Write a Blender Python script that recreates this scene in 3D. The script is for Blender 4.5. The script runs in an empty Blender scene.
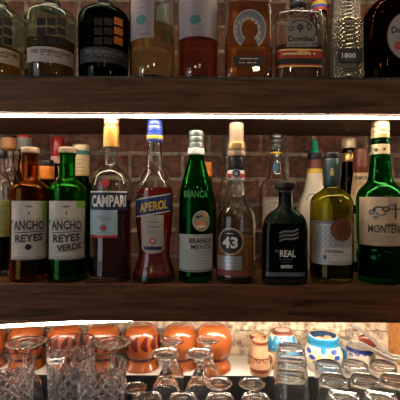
import bpy, bmesh, math, random
from mathutils import Vector, Matrix, noise
random.seed(7)
SC = bpy.context.scene
COL = SC.collection
F = 390.0            # focal length in pixels of a 400 px frame
EYE = 1.45           # eye height
CAMD = 0.64          # camera stands 64 cm in front of the shelf edge (y = 0)
ROLL = 0.006

# ------------------------------------------------------------------ camera, light, exposure
cam_d = bpy.data.cameras.new('camera'); cam = bpy.data.objects.new('camera', cam_d); COL.objects.link(cam)
cam_d.sensor_width = 36; cam_d.lens = 36 * F / 400; cam_d.clip_start = 0.01
cam.matrix_world = Matrix.Translation((0, -CAMD, EYE)) @ Matrix.Rotation(math.pi / 2, 4, 'X') @ Matrix.Rotation(ROLL, 4, 'Z')
SC.camera = cam
SC.view_settings.view_transform = 'Standard'; SC.view_settings.look = 'None'
SC.view_settings.gamma = 1; SC.view_settings.use_curve_mapping = False
SC.view_settings.exposure = 0.0
SC.cycles.max_bounces = 28; SC.cycles.transmission_bounces = 24; SC.cycles.glossy_bounces = 6
SC.cycles.diffuse_bounces = 4; SC.cycles.transparent_max_bounces = 24
SC.cycles.sample_clamp_indirect = 8.0; SC.cycles.blur_glossy = 0.3
SC.cycles.use_denoising = True

W = bpy.data.worlds.new('bar_room'); SC.world = W; W.use_nodes = True
W.node_tree.nodes['Background'].inputs[0].default_value = (0.9, 0.75, 0.62, 1)
W.node_tree.nodes['Background'].inputs[1].default_value = 0.055

def area(name, loc, aim, sx, sy, watt, color):
    l = bpy.data.lights.new(name, 'AREA'); l.shape = 'RECTANGLE'; l.size = sx; l.size_y = sy
    l.energy = watt; l.color = color
    o = bpy.data.objects.new(name, l); COL.objects.link(o); o.location = loc
    o.rotation_euler = (Vector(aim) - Vector(loc)).to_track_quat('-Z', 'Y').to_euler()
    return o
LED_MAIN = 42.0
LED_LOW = 60.0
LED_SAG = 36.0
def sparkle_point(x, y, z, watt, color=(1.0, 0.72, 0.45), rad=0.035):
    l = bpy.data.lights.new('added_sparkle', 'POINT'); l.energy = watt; l.shadow_soft_size = rad; l.color = color
    o = bpy.data.objects.new('added_sparkle', l); COL.objects.link(o); o.location = (x, y, z)
for bx, by, bz, bw in ((-1.3, -1.3, 2.1, 3.4), (-0.5, -1.8, 2.2, 3.4), (0.35, -1.6, 2.15, 3.4), (1.2, -1.4, 2.1, 3.4), (-0.9, -2.6, 2.0, 3), (0.9, -2.7, 2.0, 3), (0.0, -0.75, 2.55, 2)):
    sparkle_point(bx, by, bz, bw)  # unseen warm points, added so the glass sparkles
area('unseen_daylight', (-1.9, -1.6, 1.5), (0, 0, 1.4), 1.2, 1.6, 8.0, (0.82, 0.9, 1.0))  # unseen cool source, sized for silver-grey reflections in the glass
area('top_shelf_led', (0, 0.03, EYE + 0.47), (0, 0.06, EYE + 0.2), 1.4, 0.01, 1.5, (1.0, 0.78, 0.55))

# ------------------------------------------------------------------ materials
def mat(name):
    m = bpy.data.materials.new(name); m.use_nodes = True
    return m, m.node_tree, m.node_tree.nodes['Principled BSDF']
_solid = {}
def solid(col, rough=0.5, metal=0.0, bump=0, scale=200, name='paint', coat=0.0):
    k = (tuple(col), rough, metal, bump, scale)
    if k in _solid: return _solid[k]
    m, t, b = mat(name)
    b.inputs['Roughness'].default_value = rough; b.inputs['Metallic'].default_value = metal
    if coat: b.inputs['Coat Weight'].default_value = coat
    n = t.nodes.new('ShaderNodeTexNoise'); n.inputs['Scale'].default_value = scale
    tc = t.nodes.new('ShaderNodeTexCoord'); t.links.new(tc.outputs['Object'], n.inputs['Vector'])
    mx = t.nodes.new('ShaderNodeMix'); mx.data_type = 'RGBA'
    mx.inputs['A'].default_value = tuple(c * 0.85 for c in col) + (1,)
    mx.inputs['B'].default_value = tuple(min(1, c * 1.12) for c in col) + (1,)
    t.links.new(n.outputs['Fac'], mx.inputs['Factor']); t.links.new(mx.outputs['Result'], b.inputs['Base Color'])
    if bump:
        bp = t.nodes.new('ShaderNodeBump'); bp.inputs['Strength'].default_value = bump; bp.inputs['Distance'].default_value = 0.001
        t.links.new(n.outputs['Fac'], bp.inputs['Height']); t.links.new(bp.outputs['Normal'], b.inputs['Normal'])
    _solid[k] = m
    return m
_gl = {}
def glass(col=(1, 1, 1), rough=0.0, ior=1.5, name='glass', bump=0, scale=60, clear=0.08, cloud=0.0):
    k = (tuple(col), rough, ior, bump, scale, clear, cloud)
    if k in _gl: return _gl[k]
    m = bpy.data.materials.new(name); m.use_nodes = True; t = m.node_tree
    t.nodes.remove(t.nodes['Principled BSDF'])
    g = t.nodes.new('ShaderNodeBsdfGlass'); g.inputs['Color'].default_value = tuple(col) + (1,)
    g.inputs['Roughness'].default_value = rough; g.inputs['IOR'].default_value = ior
    if bump:
        n = t.nodes.new('ShaderNodeTexNoise'); n.inputs['Scale'].default_value = scale
        tc = t.nodes.new('ShaderNodeTexCoord'); t.links.new(tc.outputs['Object'], n.inputs['Vector'])
        bp = t.nodes.new('ShaderNodeBump'); bp.inputs['Strength'].default_value = bump; bp.inputs['Distance'].default_value = 0.002
        t.links.new(n.outputs['Fac'], bp.inputs['Height']); t.links.new(bp.outputs['Normal'], g.inputs['Normal'])
    tr = t.nodes.new('ShaderNodeBsdfTransparent'); tr.inputs['Color'].default_value = tuple(col) + (1,)
    mx = t.nodes.new('ShaderNodeMixShader'); mx.inputs[0].default_value = clear
    t.links.new(g.outputs[0], mx.inputs[1]); t.links.new(tr.outputs[0], mx.inputs[2])
    out = mx.outputs[0]
    if cloud:
        tl = t.nodes.new('ShaderNodeBsdfTranslucent'); tl.inputs['Color'].default_value = tuple(col) + (1,)
        df = t.nodes.new('ShaderNodeBsdfDiffuse'); df.inputs['Color'].default_value = tuple(col) + (1,)
        m1 = t.nodes.new('ShaderNodeMixShader'); t.links.new(tl.outputs[0], m1.inputs[1]); t.links.new(df.outputs[0], m1.inputs[2])
        m2 = t.nodes.new('ShaderNodeMixShader'); m2.inputs[0].default_value = cloud
        t.links.new(out, m2.inputs[1]); t.links.new(m1.outputs[0], m2.inputs[2]); out = m2.outputs[0]
    t.links.new(out, t.nodes['Material Output'].inputs['Surface'])
    _gl[k] = m
    return m
def liquid(col, name='liquid', cloud=0.04): return glass(col, 0.0, 1.34, name, clear=0.2, cloud=cloud)
def emit(name, col, s):
    m, t, b = mat(name)
    b.inputs['Base Color'].default_value = (0.8, 0.8, 0.8, 1)
    b.inputs['Emission Color'].default_value = tuple(col) + (1,); b.inputs['Emission Strength'].default_value = s
    return m
def wood(name, c1, c2, rough=0.45):
    m, t, b = mat(name)
    tc = t.nodes.new('ShaderNodeTexCoord'); mp = t.nodes.new('ShaderNodeMapping')
    mp.inputs['Scale'].default_value = (3, 40, 40)
    t.links.new(tc.outputs['Object'], mp.inputs['Vector'])
    n = t.nodes.new('ShaderNodeTexNoise'); n.inputs['Scale'].default_value = 2.5; n.inputs['Detail'].default_value = 8
    n.inputs['Distortion'].default_value = 0.8; t.links.new(mp.outputs[0], n.inputs['Vector'])
    n2 = t.nodes.new('ShaderNodeTexNoise'); n2.inputs['Scale'].default_value = 260; n2.inputs['Detail'].default_value = 2
    t.links.new(tc.outputs['Object'], n2.inputs['Vector'])
    ad = t.nodes.new('ShaderNodeMath'); ad.operation = 'MULTIPLY_ADD'; ad.inputs[1].default_value = 0.35
    t.links.new(n2.outputs['Fac'], ad.inputs[0]); t.links.new(n.outputs['Fac'], ad.inputs[2])
    r = t.nodes.new('ShaderNodeValToRGB'); r.color_ramp.elements[0].position = 0.45; r.color_ramp.elements[1].position = 0.85
    r.color_ramp.elements[0].color = tuple(c1) + (1,); r.color_ramp.elements[1].color = tuple(c2) + (1,)
    t.links.new(ad.outputs[0], r.inputs['Fac']); t.links.new(r.outputs['Color'], b.inputs['Base Color'])
    b.inputs['Roughness'].default_value = rough; b.inputs['Specular IOR Level'].default_value = 0.3
    bp = t.nodes.new('ShaderNodeBump'); bp.inputs['Strength'].default_value = 0.5; bp.inputs['Distance'].default_value = 0.002
    t.links.new(ad.outputs[0], bp.inputs['Height']); t.links.new(bp.outputs['Normal'], b.inputs['Normal'])
    return m
def brick():
    m, t, b = mat('old_brick')
    tc = t.nodes.new('ShaderNodeTexCoord'); sep = t.nodes.new('ShaderNodeSeparateXYZ'); cb = t.nodes.new('ShaderNodeCombineXYZ')
    t.links.new(tc.outputs['Object'], sep.inputs[0])
    t.links.new(sep.outputs['X'], cb.inputs['X']); t.links.new(sep.outputs['Z'], cb.inputs['Y'])
    wob = t.nodes.new('ShaderNodeTexNoise'); wob.inputs['Scale'].default_value = 22; wob.inputs['Detail'].default_value = 3
    t.links.new(cb.outputs[0], wob.inputs['Vector'])
    vm = t.nodes.new('ShaderNodeVectorMath'); vm.operation = 'MULTIPLY_ADD'; vm.inputs[1].default_value = (0.008,) * 3
    t.links.new(wob.outputs['Color'], vm.inputs[0]); t.links.new(cb.outputs[0], vm.inputs[2])
    mp = t.nodes.new('ShaderNodeMapping'); mp.inputs['Location'].default_value = (0.035, 0.012, 0)
    t.links.new(vm.outputs[0], mp.inputs['Vector'])
    br = t.nodes.new('ShaderNodeTexBrick'); br.inputs['Scale'].default_value = 1
    br.inputs['Brick Width'].default_value = 0.115; br.inputs['Row Height'].default_value = 0.056
    br.inputs['Mortar Size'].default_value = 0.0055; br.inputs['Mortar Smooth'].default_value = 0.35
    br.inputs['Color1'].default_value = (0.24, 0.095, 0.058, 1); br.inputs['Color2'].default_value = (0.11, 0.055, 0.042, 1)
    br.inputs['Mortar'].default_value = (0.34, 0.27, 0.20, 1)
    t.links.new(mp.outputs[0], br.inputs['Vector'])
    n = t.nodes.new('ShaderNodeTexNoise'); n.inputs['Scale'].default_value = 70; n.inputs['Detail'].default_value = 6
    t.links.new(tc.outputs['Object'], n.inputs['Vector'])
    n3 = t.nodes.new('ShaderNodeTexNoise'); n3.inputs['Scale'].default_value = 14; n3.inputs['Detail'].default_value = 4
    t.links.new(tc.outputs['Object'], n3.inputs['Vector'])
    rp = t.nodes.new('ShaderNodeMapRange'); rp.inputs['From Min'].default_value = 0.35; rp.inputs['From Max'].default_value = 0.7
    rp.inputs['To Min'].default_value = 0.5; rp.inputs['To Max'].default_value = 1.3
    t.links.new(n.outputs['Fac'], rp.inputs['Value'])
    mul = t.nodes.new('ShaderNodeMix'); mul.data_type = 'RGBA'; mul.blend_type = 'MULTIPLY'; mul.inputs['Factor'].default_value = 1
    t.links.new(br.outputs['Color'], mul.inputs['A']); t.links.new(rp.outputs[0], mul.inputs['B'])
    dus = t.nodes.new('ShaderNodeMix'); dus.data_type = 'RGBA'; dus.inputs['B'].default_value = (0.24, 0.18, 0.14, 1)
    r3 = t.nodes.new('ShaderNodeMapRange'); r3.inputs['From Min'].default_value = 0.5; r3.inputs['From Max'].default_value = 0.75
    r3.inputs['To Max'].default_value = 0.6
    t.links.new(n3.outputs['Fac'], r3.inputs['Value']); t.links.new(r3.outputs[0], dus.inputs['Factor'])
    t.links.new(mul.outputs['Result'], dus.inputs['A'])
    glow_mix = t.nodes.new('ShaderNodeMix'); glow_mix.data_type = 'RGBA'; glow_mix.inputs['B'].default_value = (0.85, 0.72, 0.54, 1)  # pale mix paints the bright glow below the shelf into the brick colour
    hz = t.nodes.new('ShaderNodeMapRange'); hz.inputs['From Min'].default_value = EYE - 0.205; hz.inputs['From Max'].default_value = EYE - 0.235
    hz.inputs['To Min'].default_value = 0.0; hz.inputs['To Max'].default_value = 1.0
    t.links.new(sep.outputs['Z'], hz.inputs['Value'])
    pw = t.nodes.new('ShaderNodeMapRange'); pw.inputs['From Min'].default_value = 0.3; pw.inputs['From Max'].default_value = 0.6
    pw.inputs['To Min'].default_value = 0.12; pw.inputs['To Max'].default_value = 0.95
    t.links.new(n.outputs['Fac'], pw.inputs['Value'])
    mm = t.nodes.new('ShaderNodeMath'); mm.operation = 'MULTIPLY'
    t.links.new(hz.outputs[0], mm.inputs[0]); t.links.new(pw.outputs[0], mm.inputs[1]); t.links.new(mm.outputs[0], glow_mix.inputs['Factor'])
    t.links.new(dus.outputs['Result'], glow_mix.inputs['A']); t.links.new(glow_mix.outputs['Result'], b.inputs['Base Color'])
    b.inputs['Roughness'].default_value = 0.9
    h = t.nodes.new('ShaderNodeMath'); h.operation = 'MULTIPLY_ADD'; h.inputs[1].default_value = -1.0
    t.links.new(br.outputs['Fac'], h.inputs[0]); t.links.new(n.outputs['Fac'], h.inputs[2])
    bp = t.nodes.new('ShaderNodeBump'); bp.inputs['Strength'].default_value = 0.9; bp.inputs['Distance'].default_value = 0.006
    t.links.new(h.outputs[0], bp.inputs['Height']); t.links.new(bp.outputs['Normal'], b.inputs['Normal'])
    return m

WOOD = wood('dark_wood', (0.034, 0.014, 0.007), (0.19, 0.080, 0.036))
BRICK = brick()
WHITE = solid((0.72, 0.68, 0.62), 0.45, name='white_laminate')
BLACKMAT = solid((0.008, 0.008, 0.009), 0.6, bump=0.3, name='black_rubber')
CLEAR = glass((0.985, 0.99, 0.985), name='clear_glass', clear=0.0, cloud=0.008)
CLEARB = glass((0.975, 0.985, 0.975), name='bottle_glass', clear=0.0)
CRYS = glass((0.995, 0.995, 0.995), ior=1.54, name='crystal', clear=0.0, cloud=0.006)
CUT = glass((0.99, 0.99, 1.0), 0.18, ior=1.54, name='cut_facets', clear=0.0, cloud=0.22)

# ------------------------------------------------------------------ mesh helpers
def link(name, bm, mats, parent=None, smooth=True, angle=40):
    me = bpy.data.meshes.new(name)
    bmesh.ops.recalc_face_normals(bm, faces=bm.faces) if len(bm.faces) else None
    bm.to_mesh(me); bm.free()
    for m in (mats if isinstance(mats, (list, tuple)) else [mats]): me.materials.append(m)
    if smooth:
        me.shade_smooth(); me.set_sharp_from_angle(angle=math.radians(angle))
    o = bpy.data.objects.new(name, me); COL.objects.link(o)
    if parent: o.parent = parent
    return o
def root(name, label, cat, loc, group=None, rz=0):
    o = bpy.data.objects.new(name, None); COL.objects.link(o); o.location = loc; o.rotation_euler = (0, 0, rz)
    o.empty_display_size = 0.02
    o['label'] = label; o['category'] = cat
    if group: o['group'] = group
    return o
def tag(o, label, cat, group=None):
    o['label'] = label; o['category'] = cat
    if group: o['group'] = group
    return o
def box(bm, x0, x1, y0, y1, z0, z1, bev=0.0, mi=0):
    t = bmesh.new(); bmesh.ops.create_cube(t, size=1)
    for v in t.verts:
        v.co = Vector(((x0 + x1) / 2 + v.co.x * (x1 - x0), (y0 + y1) / 2 + v.co.y * (y1 - y0), (z0 + z1) / 2 + v.co.z * (z1 - z0)))
    if bev: bmesh.ops.bevel(t, geom=t.edges[:], offset=bev, segments=2, affect='EDGES', profile=0.6)
    merge(bm, t, mi)
def merge(bm, t, mi=0, M=None):
    vm = {}
    for v in t.verts: vm[v] = bm.verts.new(M @ v.co if M else v.co)
    for f in t.faces:
        try:
            g = bm.faces.new([vm[v] for v in f.verts]); g.material_index = mi if mi is not None else f.material_index
        except ValueError: pass
    t.free()
def spow(v, p): return math.copysign(abs(v) ** p, v)
def loft(bm, secs, segs=48, cap=True, mod=None, mi=0):
    """secs: (z, rx, ry, n) rings bottom to top, or in any closed order for shells."""
    rings = []
    for z, rx, ry, n in secs:
        ring = []
        for i in range(segs):
            a = 2 * math.pi * i / segs
            k = mod(a, z) if mod else 0
            ring.append(bm.verts.new(((rx + k) * spow(math.sin(a), 2 / n), -(ry + k) * spow(math.cos(a), 2 / n), z)))
        rings.append(ring)
    for r0, r1 in zip(rings, rings[1:]):
        for i in range(segs):
            f = bm.faces.new((r0[i], r0[(i + 1) % segs], r1[(i + 1) % segs], r1[i])); f.material_index = mi
    if cap:
        for r in (rings[0], rings[-1]):
            f = bm.faces.new(r); f.material_index = mi
    return rings
def smooth_prof(pts, k=4):
    """Catmull-Rom through the profile; a point whose neighbour is closer than 1.2 mm stays a corner."""
    out = []
    n = len(pts)
    for i in range(n - 1):
        p0, p1, p2, p3 = pts[max(0, i - 1)], pts[i], pts[i + 1], pts[min(n - 1, i + 2)]
        d = math.hypot(p2[0] - p1[0], p2[1] - p1[1])
        if d < 0.002:
            out.append(p1); continue
        d0 = math.hypot(p1[0] - p0[0], p1[1] - p0[1]); d3 = math.hypot(p3[0] - p2[0], p3[1] - p2[1])
        for j in range(k):
            t = j / k
            row = []
            for a in range(len(p1)):
                m1 = 0.5 * (p2[a] - p0[a]) * min(1, 2 * d / (d + d0 + 1e-9)) if d0 > 0.002 else 0.6 * (p2[a] - p1[a])
                m2 = 0.5 * (p3[a] - p1[a]) * min(1, 2 * d / (d + d3 + 1e-9)) if d3 > 0.002 else 0.6 * (p2[a] - p1[a])
                h = ((2 * t**3 - 3 * t**2 + 1) * p1[a] + (t**3 - 2 * t**2 + t) * m1 + (-2 * t**3 + 3 * t**2) * p2[a] + (t**3 - t**2) * m2)
                row.append(h)
            out.append(tuple(row))
    out.append(pts[-1])
    return out
_txt = {}
def text_mesh(s, bold=0.0):
    k = (s, bold)
    if k not in _txt:
        c = bpy.data.curves.new('t', 'FONT'); c.body = s; c.size = 1; c.resolution_u = 2; c.offset = bold
        o = bpy.data.objects.new('t', c); COL.objects.link(o)
        dg = bpy.context.evaluated_depsgraph_get(); dg.update()
        me = bpy.data.meshes.new_from_object(o.evaluated_get(dg))
        bpy.data.objects.remove(o)
        vs = [v.co.copy() for v in me.vertices]; fs = [tuple(p.vertices) for p in me.polygons]
        x0 = min(v.x for v in vs); x1 = max(v.x for v in vs); y0 = min(v.y for v in vs); y1 = max(v.y for v in vs)
        _txt[k] = ([((v.x - x0) / (x1 - x0) - .5, (v.y - y0) / (y1 - y0) - .5) for v in vs], fs)
    return _txt[k]

# ------------------------------------------------------------------ vessels (bottles, cups) with wrapped labels
def w_x(px, D): return (px - 200) * D / F
def w_z(px, py, D): return EYE + (200 + ROLL * (px - 200) - py) * D / F

class Vessel:
    """A thing measured off the photo: centre column px, distance D, standing on height base; prof rows (py, half width[, depth ratio, n])."""
    def __init__(s, name, label, cat, px, D, base, prof, group=None):
        s.px, s.D, s.base = px, D, base
        s.root = root(name, label, cat, (w_x(px, D), D - CAMD, base), group)
        s.prof = [s.row(p) for p in reversed(prof)]
        z0, rx, ry, n = s.prof[0]
        s.prof[0] = (0.0015, rx, ry, n)
        s.prof = [(0.0, rx * 0.93, ry * 0.93, n)] + s.prof
        s.sm = smooth_prof(s.prof)
    def row(s, p):
        rx = p[1] * s.D / F
        return (w_z(s.px, p[0], s.D) - s.base, rx, rx * (p[2] if len(p) > 2 else 1), p[3] if len(p) > 3 else 2.0)
    def at(s, z):
        P = s.sm
        for a, b in zip(P, P[1:]):
            if a[0] <= z <= b[0] and b[0] > a[0]:
                t = (z - a[0]) / (b[0] - a[0])
                return tuple(a[i] + (b[i] - a[i]) * t for i in range(1, 4))
        return P[-1][1:] if z > P[-1][0] else P[0][1:]
    def S(s, u, z, off):
        rx, ry, n = s.at(z)
        if n <= 2.05 and abs(rx - ry) < 0.002:
            a = u / rx
            return Vector(((rx + off) * math.sin(a), -(rx + off) * math.cos(a), z))
        q = min(0.999, abs(u) / rx); off += 0.015 * rx
        return Vector((u, -ry * (1 - q ** n) ** (1 / n) - off, z))
    def uz(s, px, py):
        z = w_z(px, py, s.D) - s.base; d = s.D; x0 = s.root.location.x
        for _ in range(12):
            rx, ry, n = s.at(z)
            x = w_x(px, d) - x0
            q = max(-0.985, min(0.985, x / rx)); x = q * rx
            d = 0.5 * d + 0.5 * (s.D - ry * (1 - abs(q) ** n) ** (1 / n))
            z = w_z(px, py, d) - s.base
        u = rx * math.asin(q) if (n <= 2.05 and abs(rx - ry) < 0.002) else x
        return u, z
    def body(s, m, wall=0.003, floor=0.006, segs=48, name='glass_body', mod=None, solid_body=False, lip=True, imod=None):
        bm = bmesh.new()
        P = s.sm
        if solid_body:
            loft(bm, P, segs, True, mod)
        else:
            inner = [(z, max(0.0008, rx - wall), max(0.0008, ry - wall), n) for z, rx, ry, n in P if z > floor]
            f = s.at(floor)
            inner = [(floor, (f[0] - wall) * 0.6, (f[1] - wall) * 0.6, f[2]), (floor + 0.0012, (f[0] - wall) * 0.95, (f[1] - wall) * 0.95, f[2])] + [q for q in inner if q[0] > floor + 0.002]
            rr = loft(bm, P, segs, False, mod)
            ri = loft(bm, inner, segs, False, imod)
            bm.faces.new(rr[0]); bm.faces.new(ri[0])
            for i in range(segs):
                bm.faces.new((rr[-1][i], rr[-1][(i + 1) % segs], ri[-1][(i + 1) % segs], ri[-1][i]))
        s.wall, s.floor = wall, floor
        return link(name, bm, m, s.root)
    def fill(s, py, m, name='liquid'):
        zt = w_z(s.px, py, s.D) - s.base
        g = s.wall + 0.0003
        zb = s.floor + 0.0016
        P = [(z, rx - g, ry - g, n) for z, rx, ry, n in s.sm if zb + 0.001 < z < zt - 0.001]
        f = s.at(zb); e = s.at(zt)
        P = [(zb, (f[0] - g) * .9, (f[1] - g) * .9, f[2])] + P + [(zt, e[0] - g, e[1] - g, e[2])]
        bm = bmesh.new(); loft(bm, P, 48)
        return link(name, bm, m, s.root)
    def sleeve(s, name, rows, m, mod=None, extra=0.0, segs=48, label=None):
        """a solid turned part such as a cap or a neck capsule, rows (py, half width)"""
        R = [s.row(p) for p in reversed(rows)]
        R = smooth_prof(R, 3)
        bm = bmesh.new(); loft(bm, R, segs, True, mod)
        par = s.root
        for pre in ('cap', 'neck_label', 'neck', 'stopper', 'capsule', 'pourer'):
            for ch in s.root.children:
                if name.startswith(pre + '_') and ch.name.split('.')[0] == pre: par = ch
        o = link(name, bm, m, par)
        if label: o['label'] = label
        return o
    def ring(s, name, py0, py1, m, off=0.0005):
        """a band that follows the vessel all round"""
        z1 = w_z(s.px, py0, s.D) - s.base; z0 = w_z(s.px, py1, s.D) - s.base
        zs = [z0 + (z1 - z0) * i / 8 for i in range(9)]
        out = [(z,) + tuple(q + off if j < 2 else q for j, q in enumerate(s.at(z))) for z in zs]
        inn = [(z,) + tuple(q + 0.00005 if j < 2 else q for j, q in enumerate(s.at(z))) for z in zs]
        bm = bmesh.new(); r = loft(bm, out + inn[::-1] + out[:1], 48, False)
        return link(name, bm, m, s.root)

def ringmod(amp, period):
    return lambda a, z: amp * math.sin(2 * math.pi * z / period)
def fluted(amp, n):
    return lambda a, z: amp * math.cos(n * a)

class Label:
    """paper, ink and foil shapes wrapped on a vessel, one mesh"""
    def __init__(s, v, name='label'):
        s.v, s.name, s.bm, s.mats, s.layer = v, name, bmesh.new(), [], 0
    def mi(s, m):
        if m not in s.mats: s.mats.append(m)
        return s.mats.index(m)
    def grid(s, f, nu, nv, m):
        s.layer += 1; off = 0.0002 + 0.00012 * s.layer; mi = s.mi(m)
        V = [[s.bm.verts.new(s.v.S(*f(i / nu, j / nv), off)) for i in range(nu + 1)] for j in range(nv + 1)]
        for j in range(nv):
            for i in range(nu):
                g = s.bm.faces.new((V[j][i], V[j][i + 1], V[j + 1][i + 1], V[j + 1][i])); g.material_index = mi
        return s
    def ext(s, x0, x1, y0, y1):
        c = (x0 + x1) / 2; r = (y0 + y1) / 2
        u0 = s.v.uz(x0, r)[0]; u1 = s.v.uz(x1, r)[0]; z1 = s.v.uz(c, y0)[1]; z0 = s.v.uz(c, y1)[1]
        return u0, u1, z0, z1
    def rect(s, x0, x1, y0, y1, m, slant=0.0):
        u0, u1, z0, z1 = s.ext(x0, x1, y0, y1)
        return s.grid(lambda a, b: (u0 + (u1 - u0) * a, z0 + (z1 - z0) * b + slant * (u0 + (u1 - u0) * a)), 20, 6, m)
    def disc(s, cx, cy, r, m, ry=None, r0=0.0, arc=None):
        u, z = s.v.uz(cx, cy); k = s.v.D / F * 0.95
        R = r * k; Q = (ry or r) * k
        a0, a1 = arc or (0, 360)
        return s.grid(lambda a, b: (u + R * (r0 + (1 - r0) * b) * math.cos(math.radians(a0 + (a1 - a0) * a)),
                                    z + Q * (r0 + (1 - r0) * b) * math.sin(math.radians(a0 + (a1 - a0) * a))), 32, 4, m)
    def text(s, t, cx, cy, w, h, m, bold=0.02, slant=0.0, arch=0.0):
        vs, fs = text_mesh(t, bold)
        u, z = s.v.uz(cx, cy); k = s.v.D / F * 0.95
        s.layer += 1; off = 0.0002 + 0.00012 * s.layer; mi = s.mi(m)
        t2 = bmesh.new(); q = [t2.verts.new((a * w * k, 0, b * h * k)) for a, b in vs]
        for f in fs:
            try: t2.faces.new([q[i] for i in f])
            except ValueError: pass
        n = int(w * k / 0.0016)
        for i in range(1, n):
            bmesh.ops.bisect_plane(t2, geom=t2.verts[:] + t2.edges[:] + t2.faces[:], plane_co=(w * k * (i / n - .5), 0, 0), plane_no=(1, 0, 0))
        V = {}
        for p in t2.verts:
            a = p.co.x / (w * k)
            V[p] = s.bm.verts.new(s.v.S(u + p.co.x, z + p.co.z + slant * p.co.x + arch * k * (0.25 - a * a) * 4, off))
        for f in t2.faces:
            g = s.bm.faces.new([V[p] for p in f.verts]); g.material_index = mi
        t2.free()
        return s
    def lines(s, cx, y0, y1, w, n, m, t=0.5):
        for i in range(n):
            y = y0 + (y1 - y0) * i / max(1, n - 1); ww = w * (0.75 + 0.25 * random.random())
            u0, u1, z0, z1 = s.ext(cx - ww / 2, cx + ww / 2, y - t / 2, y + t / 2)
            nn = 14; s.layer += (1 if i == 0 else 0)
            off = 0.0002 + 0.00012 * s.layer; mi = s.mi(m)
            for j in range(nn):   # broken into words
                if random.random() < 0.22: continue
                a, b = u0 + (u1 - u0) * j / nn, u0 + (u1 - u0) * (j + 0.86) / nn
                q = [s.bm.verts.new(s.v.S(*p, off)) for p in ((a, z0), (b, z0), (b, z1), (a, z1))]
                s.bm.faces.new(q).material_index = mi
        return s
    def done(s, label=None):
        me = bpy.data.meshes.new(s.name); s.bm.to_mesh(me); s.bm.free()
        for m in s.mats: me.materials.append(m)
        o = bpy.data.objects.new(s.name, me); COL.objects.link(o); o.parent = s.v.root
        if label: o['label'] = label
        return o

# ------------------------------------------------------------------ the setting
ZU0, ZU1 = EYE + 0.1425, EYE + 0.199      # upper shelf board
ZM0, ZM1 = EYE - 0.2000, EYE - 0.1392     # middle shelf board
ZUP = EYE + 0.2035                        # top of the liner on the upper shelf
ZC = EYE - 0.340                          # white ledge
ZW = EYE - 0.385                          # bar top in front
YW = 0.217                                # brick wall
def struct(name, bm, m):
    o = link(name, bm, m, smooth=False); o['kind'] = 'structure'; return o
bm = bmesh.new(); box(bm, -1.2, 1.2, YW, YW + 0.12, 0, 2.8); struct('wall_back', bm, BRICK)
bm = bmesh.new(); box(bm, -1.6, 1.6, -2.6, YW + 0.12, -0.03, 0); struct('floor', bm, solid((0.12, 0.09, 0.07), 0.6, name='floor_tile'))

def shelf(label, z0, z1):
    bm = bmesh.new(); box(bm, -0.9, 0.9, 0.0, YW - 0.0005, z0, z1, 0.0015)
    return tag(link('shelf_board', bm, WOOD, smooth=False), label, 'shelf', 'dark wooden back-bar shelves')
shelf('thick dark wooden shelf carrying the tequila bottles, light strip glowing under it', ZU0, ZU1)
shelf('thick dark wooden shelf carrying the liqueur bottles, above the clay cups', ZM0, ZM1)
# perforated black liner on the upper shelf
bm = bmesh.new()
box(bm, -0.9, 0.9, 0.001, YW - 0.004, ZU1 + 0.0002, ZU1 + 0.002)
for i in range(110):
    x = -0.45 + i * 0.0083
    box(bm, x, x + 0.0062, 0.0015, 0.012, ZU1 + 0.0018, ZUP, 0.0006)
for i in range(56):
    x = -0.45 + i * 0.0164
    box(bm, x, x + 0.0125, 0.016, YW - 0.01, ZU1 + 0.0018, ZUP)
tag(link('shelf_liner', bm, solid((0.012, 0.012, 0.013), 0.3, name='black_plastic'), smooth=False), 'black ribbed plastic liner under the bottles on the upper shelf', 'shelf liner')

LEDM = emit('led_diffuser', (1.0, 0.80, 0.60), LED_MAIN)
LEDL = emit('led_diffuser_low', (1.0, 0.82, 0.64), LED_LOW)
LEDS = emit('led_diffuser_sagging', (1.0, 0.82, 0.66), LED_SAG)
ALU = solid((0.6, 0.58, 0.55), 0.4, 1.0, name='aluminium')
r = root('light_strip', 'glowing white light strip along the front underside of the upper shelf', 'light', (0, 0.012, ZU0), 'under-shelf light strips')
bm = bmesh.new(); box(bm, -0.85, 0.85, -0.0058, 0.0058, -0.0018, -0.0002); link('channel', bm, BLACKMAT, r, smooth=False)
bm = bmesh.new(); box(bm, -0.85, 0.85, -0.0055, 0.0035, -0.0050, -0.0020, 0.0012); link('diffuser', bm, LEDM, r)
r = root('light_strip', 'sagging bright light strip under the lower shelf, above the clay cups and glasses', 'light', (-0.10, 0.035, ZM0 - 0.0019), 'under-shelf light strips')
r.rotation_euler = (0, -0.056, 0)
bm = bmesh.new(); box(bm, -0.50, 0.0, -0.0105, 0.0105, 0.0008, 0.0018); link('channel', bm, ALU, r, smooth=False)
bm = bmesh.new(); box(bm, -0.50, 0.0, -0.008, 0.008, -0.006, 0.0008, 0.002); link('diffuser', bm, LEDS, r)
r = root('light_strip', 'straight light strip hidden behind the front of the lower shelf, right half', 'light', (0.32, 0.06, ZM0), 'under-shelf light strips')
bm = bmesh.new(); box(bm, -0.40, 0.40, -0.0105, 0.0105, -0.0022, -0.0002); link('channel', bm, ALU, r, smooth=False)
bm = bmesh.new(); box(bm, -0.40, 0.40, -0.008, 0.008, -0.0085, -0.0024, 0.002); link('diffuser', bm, LEDL, r)

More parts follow.
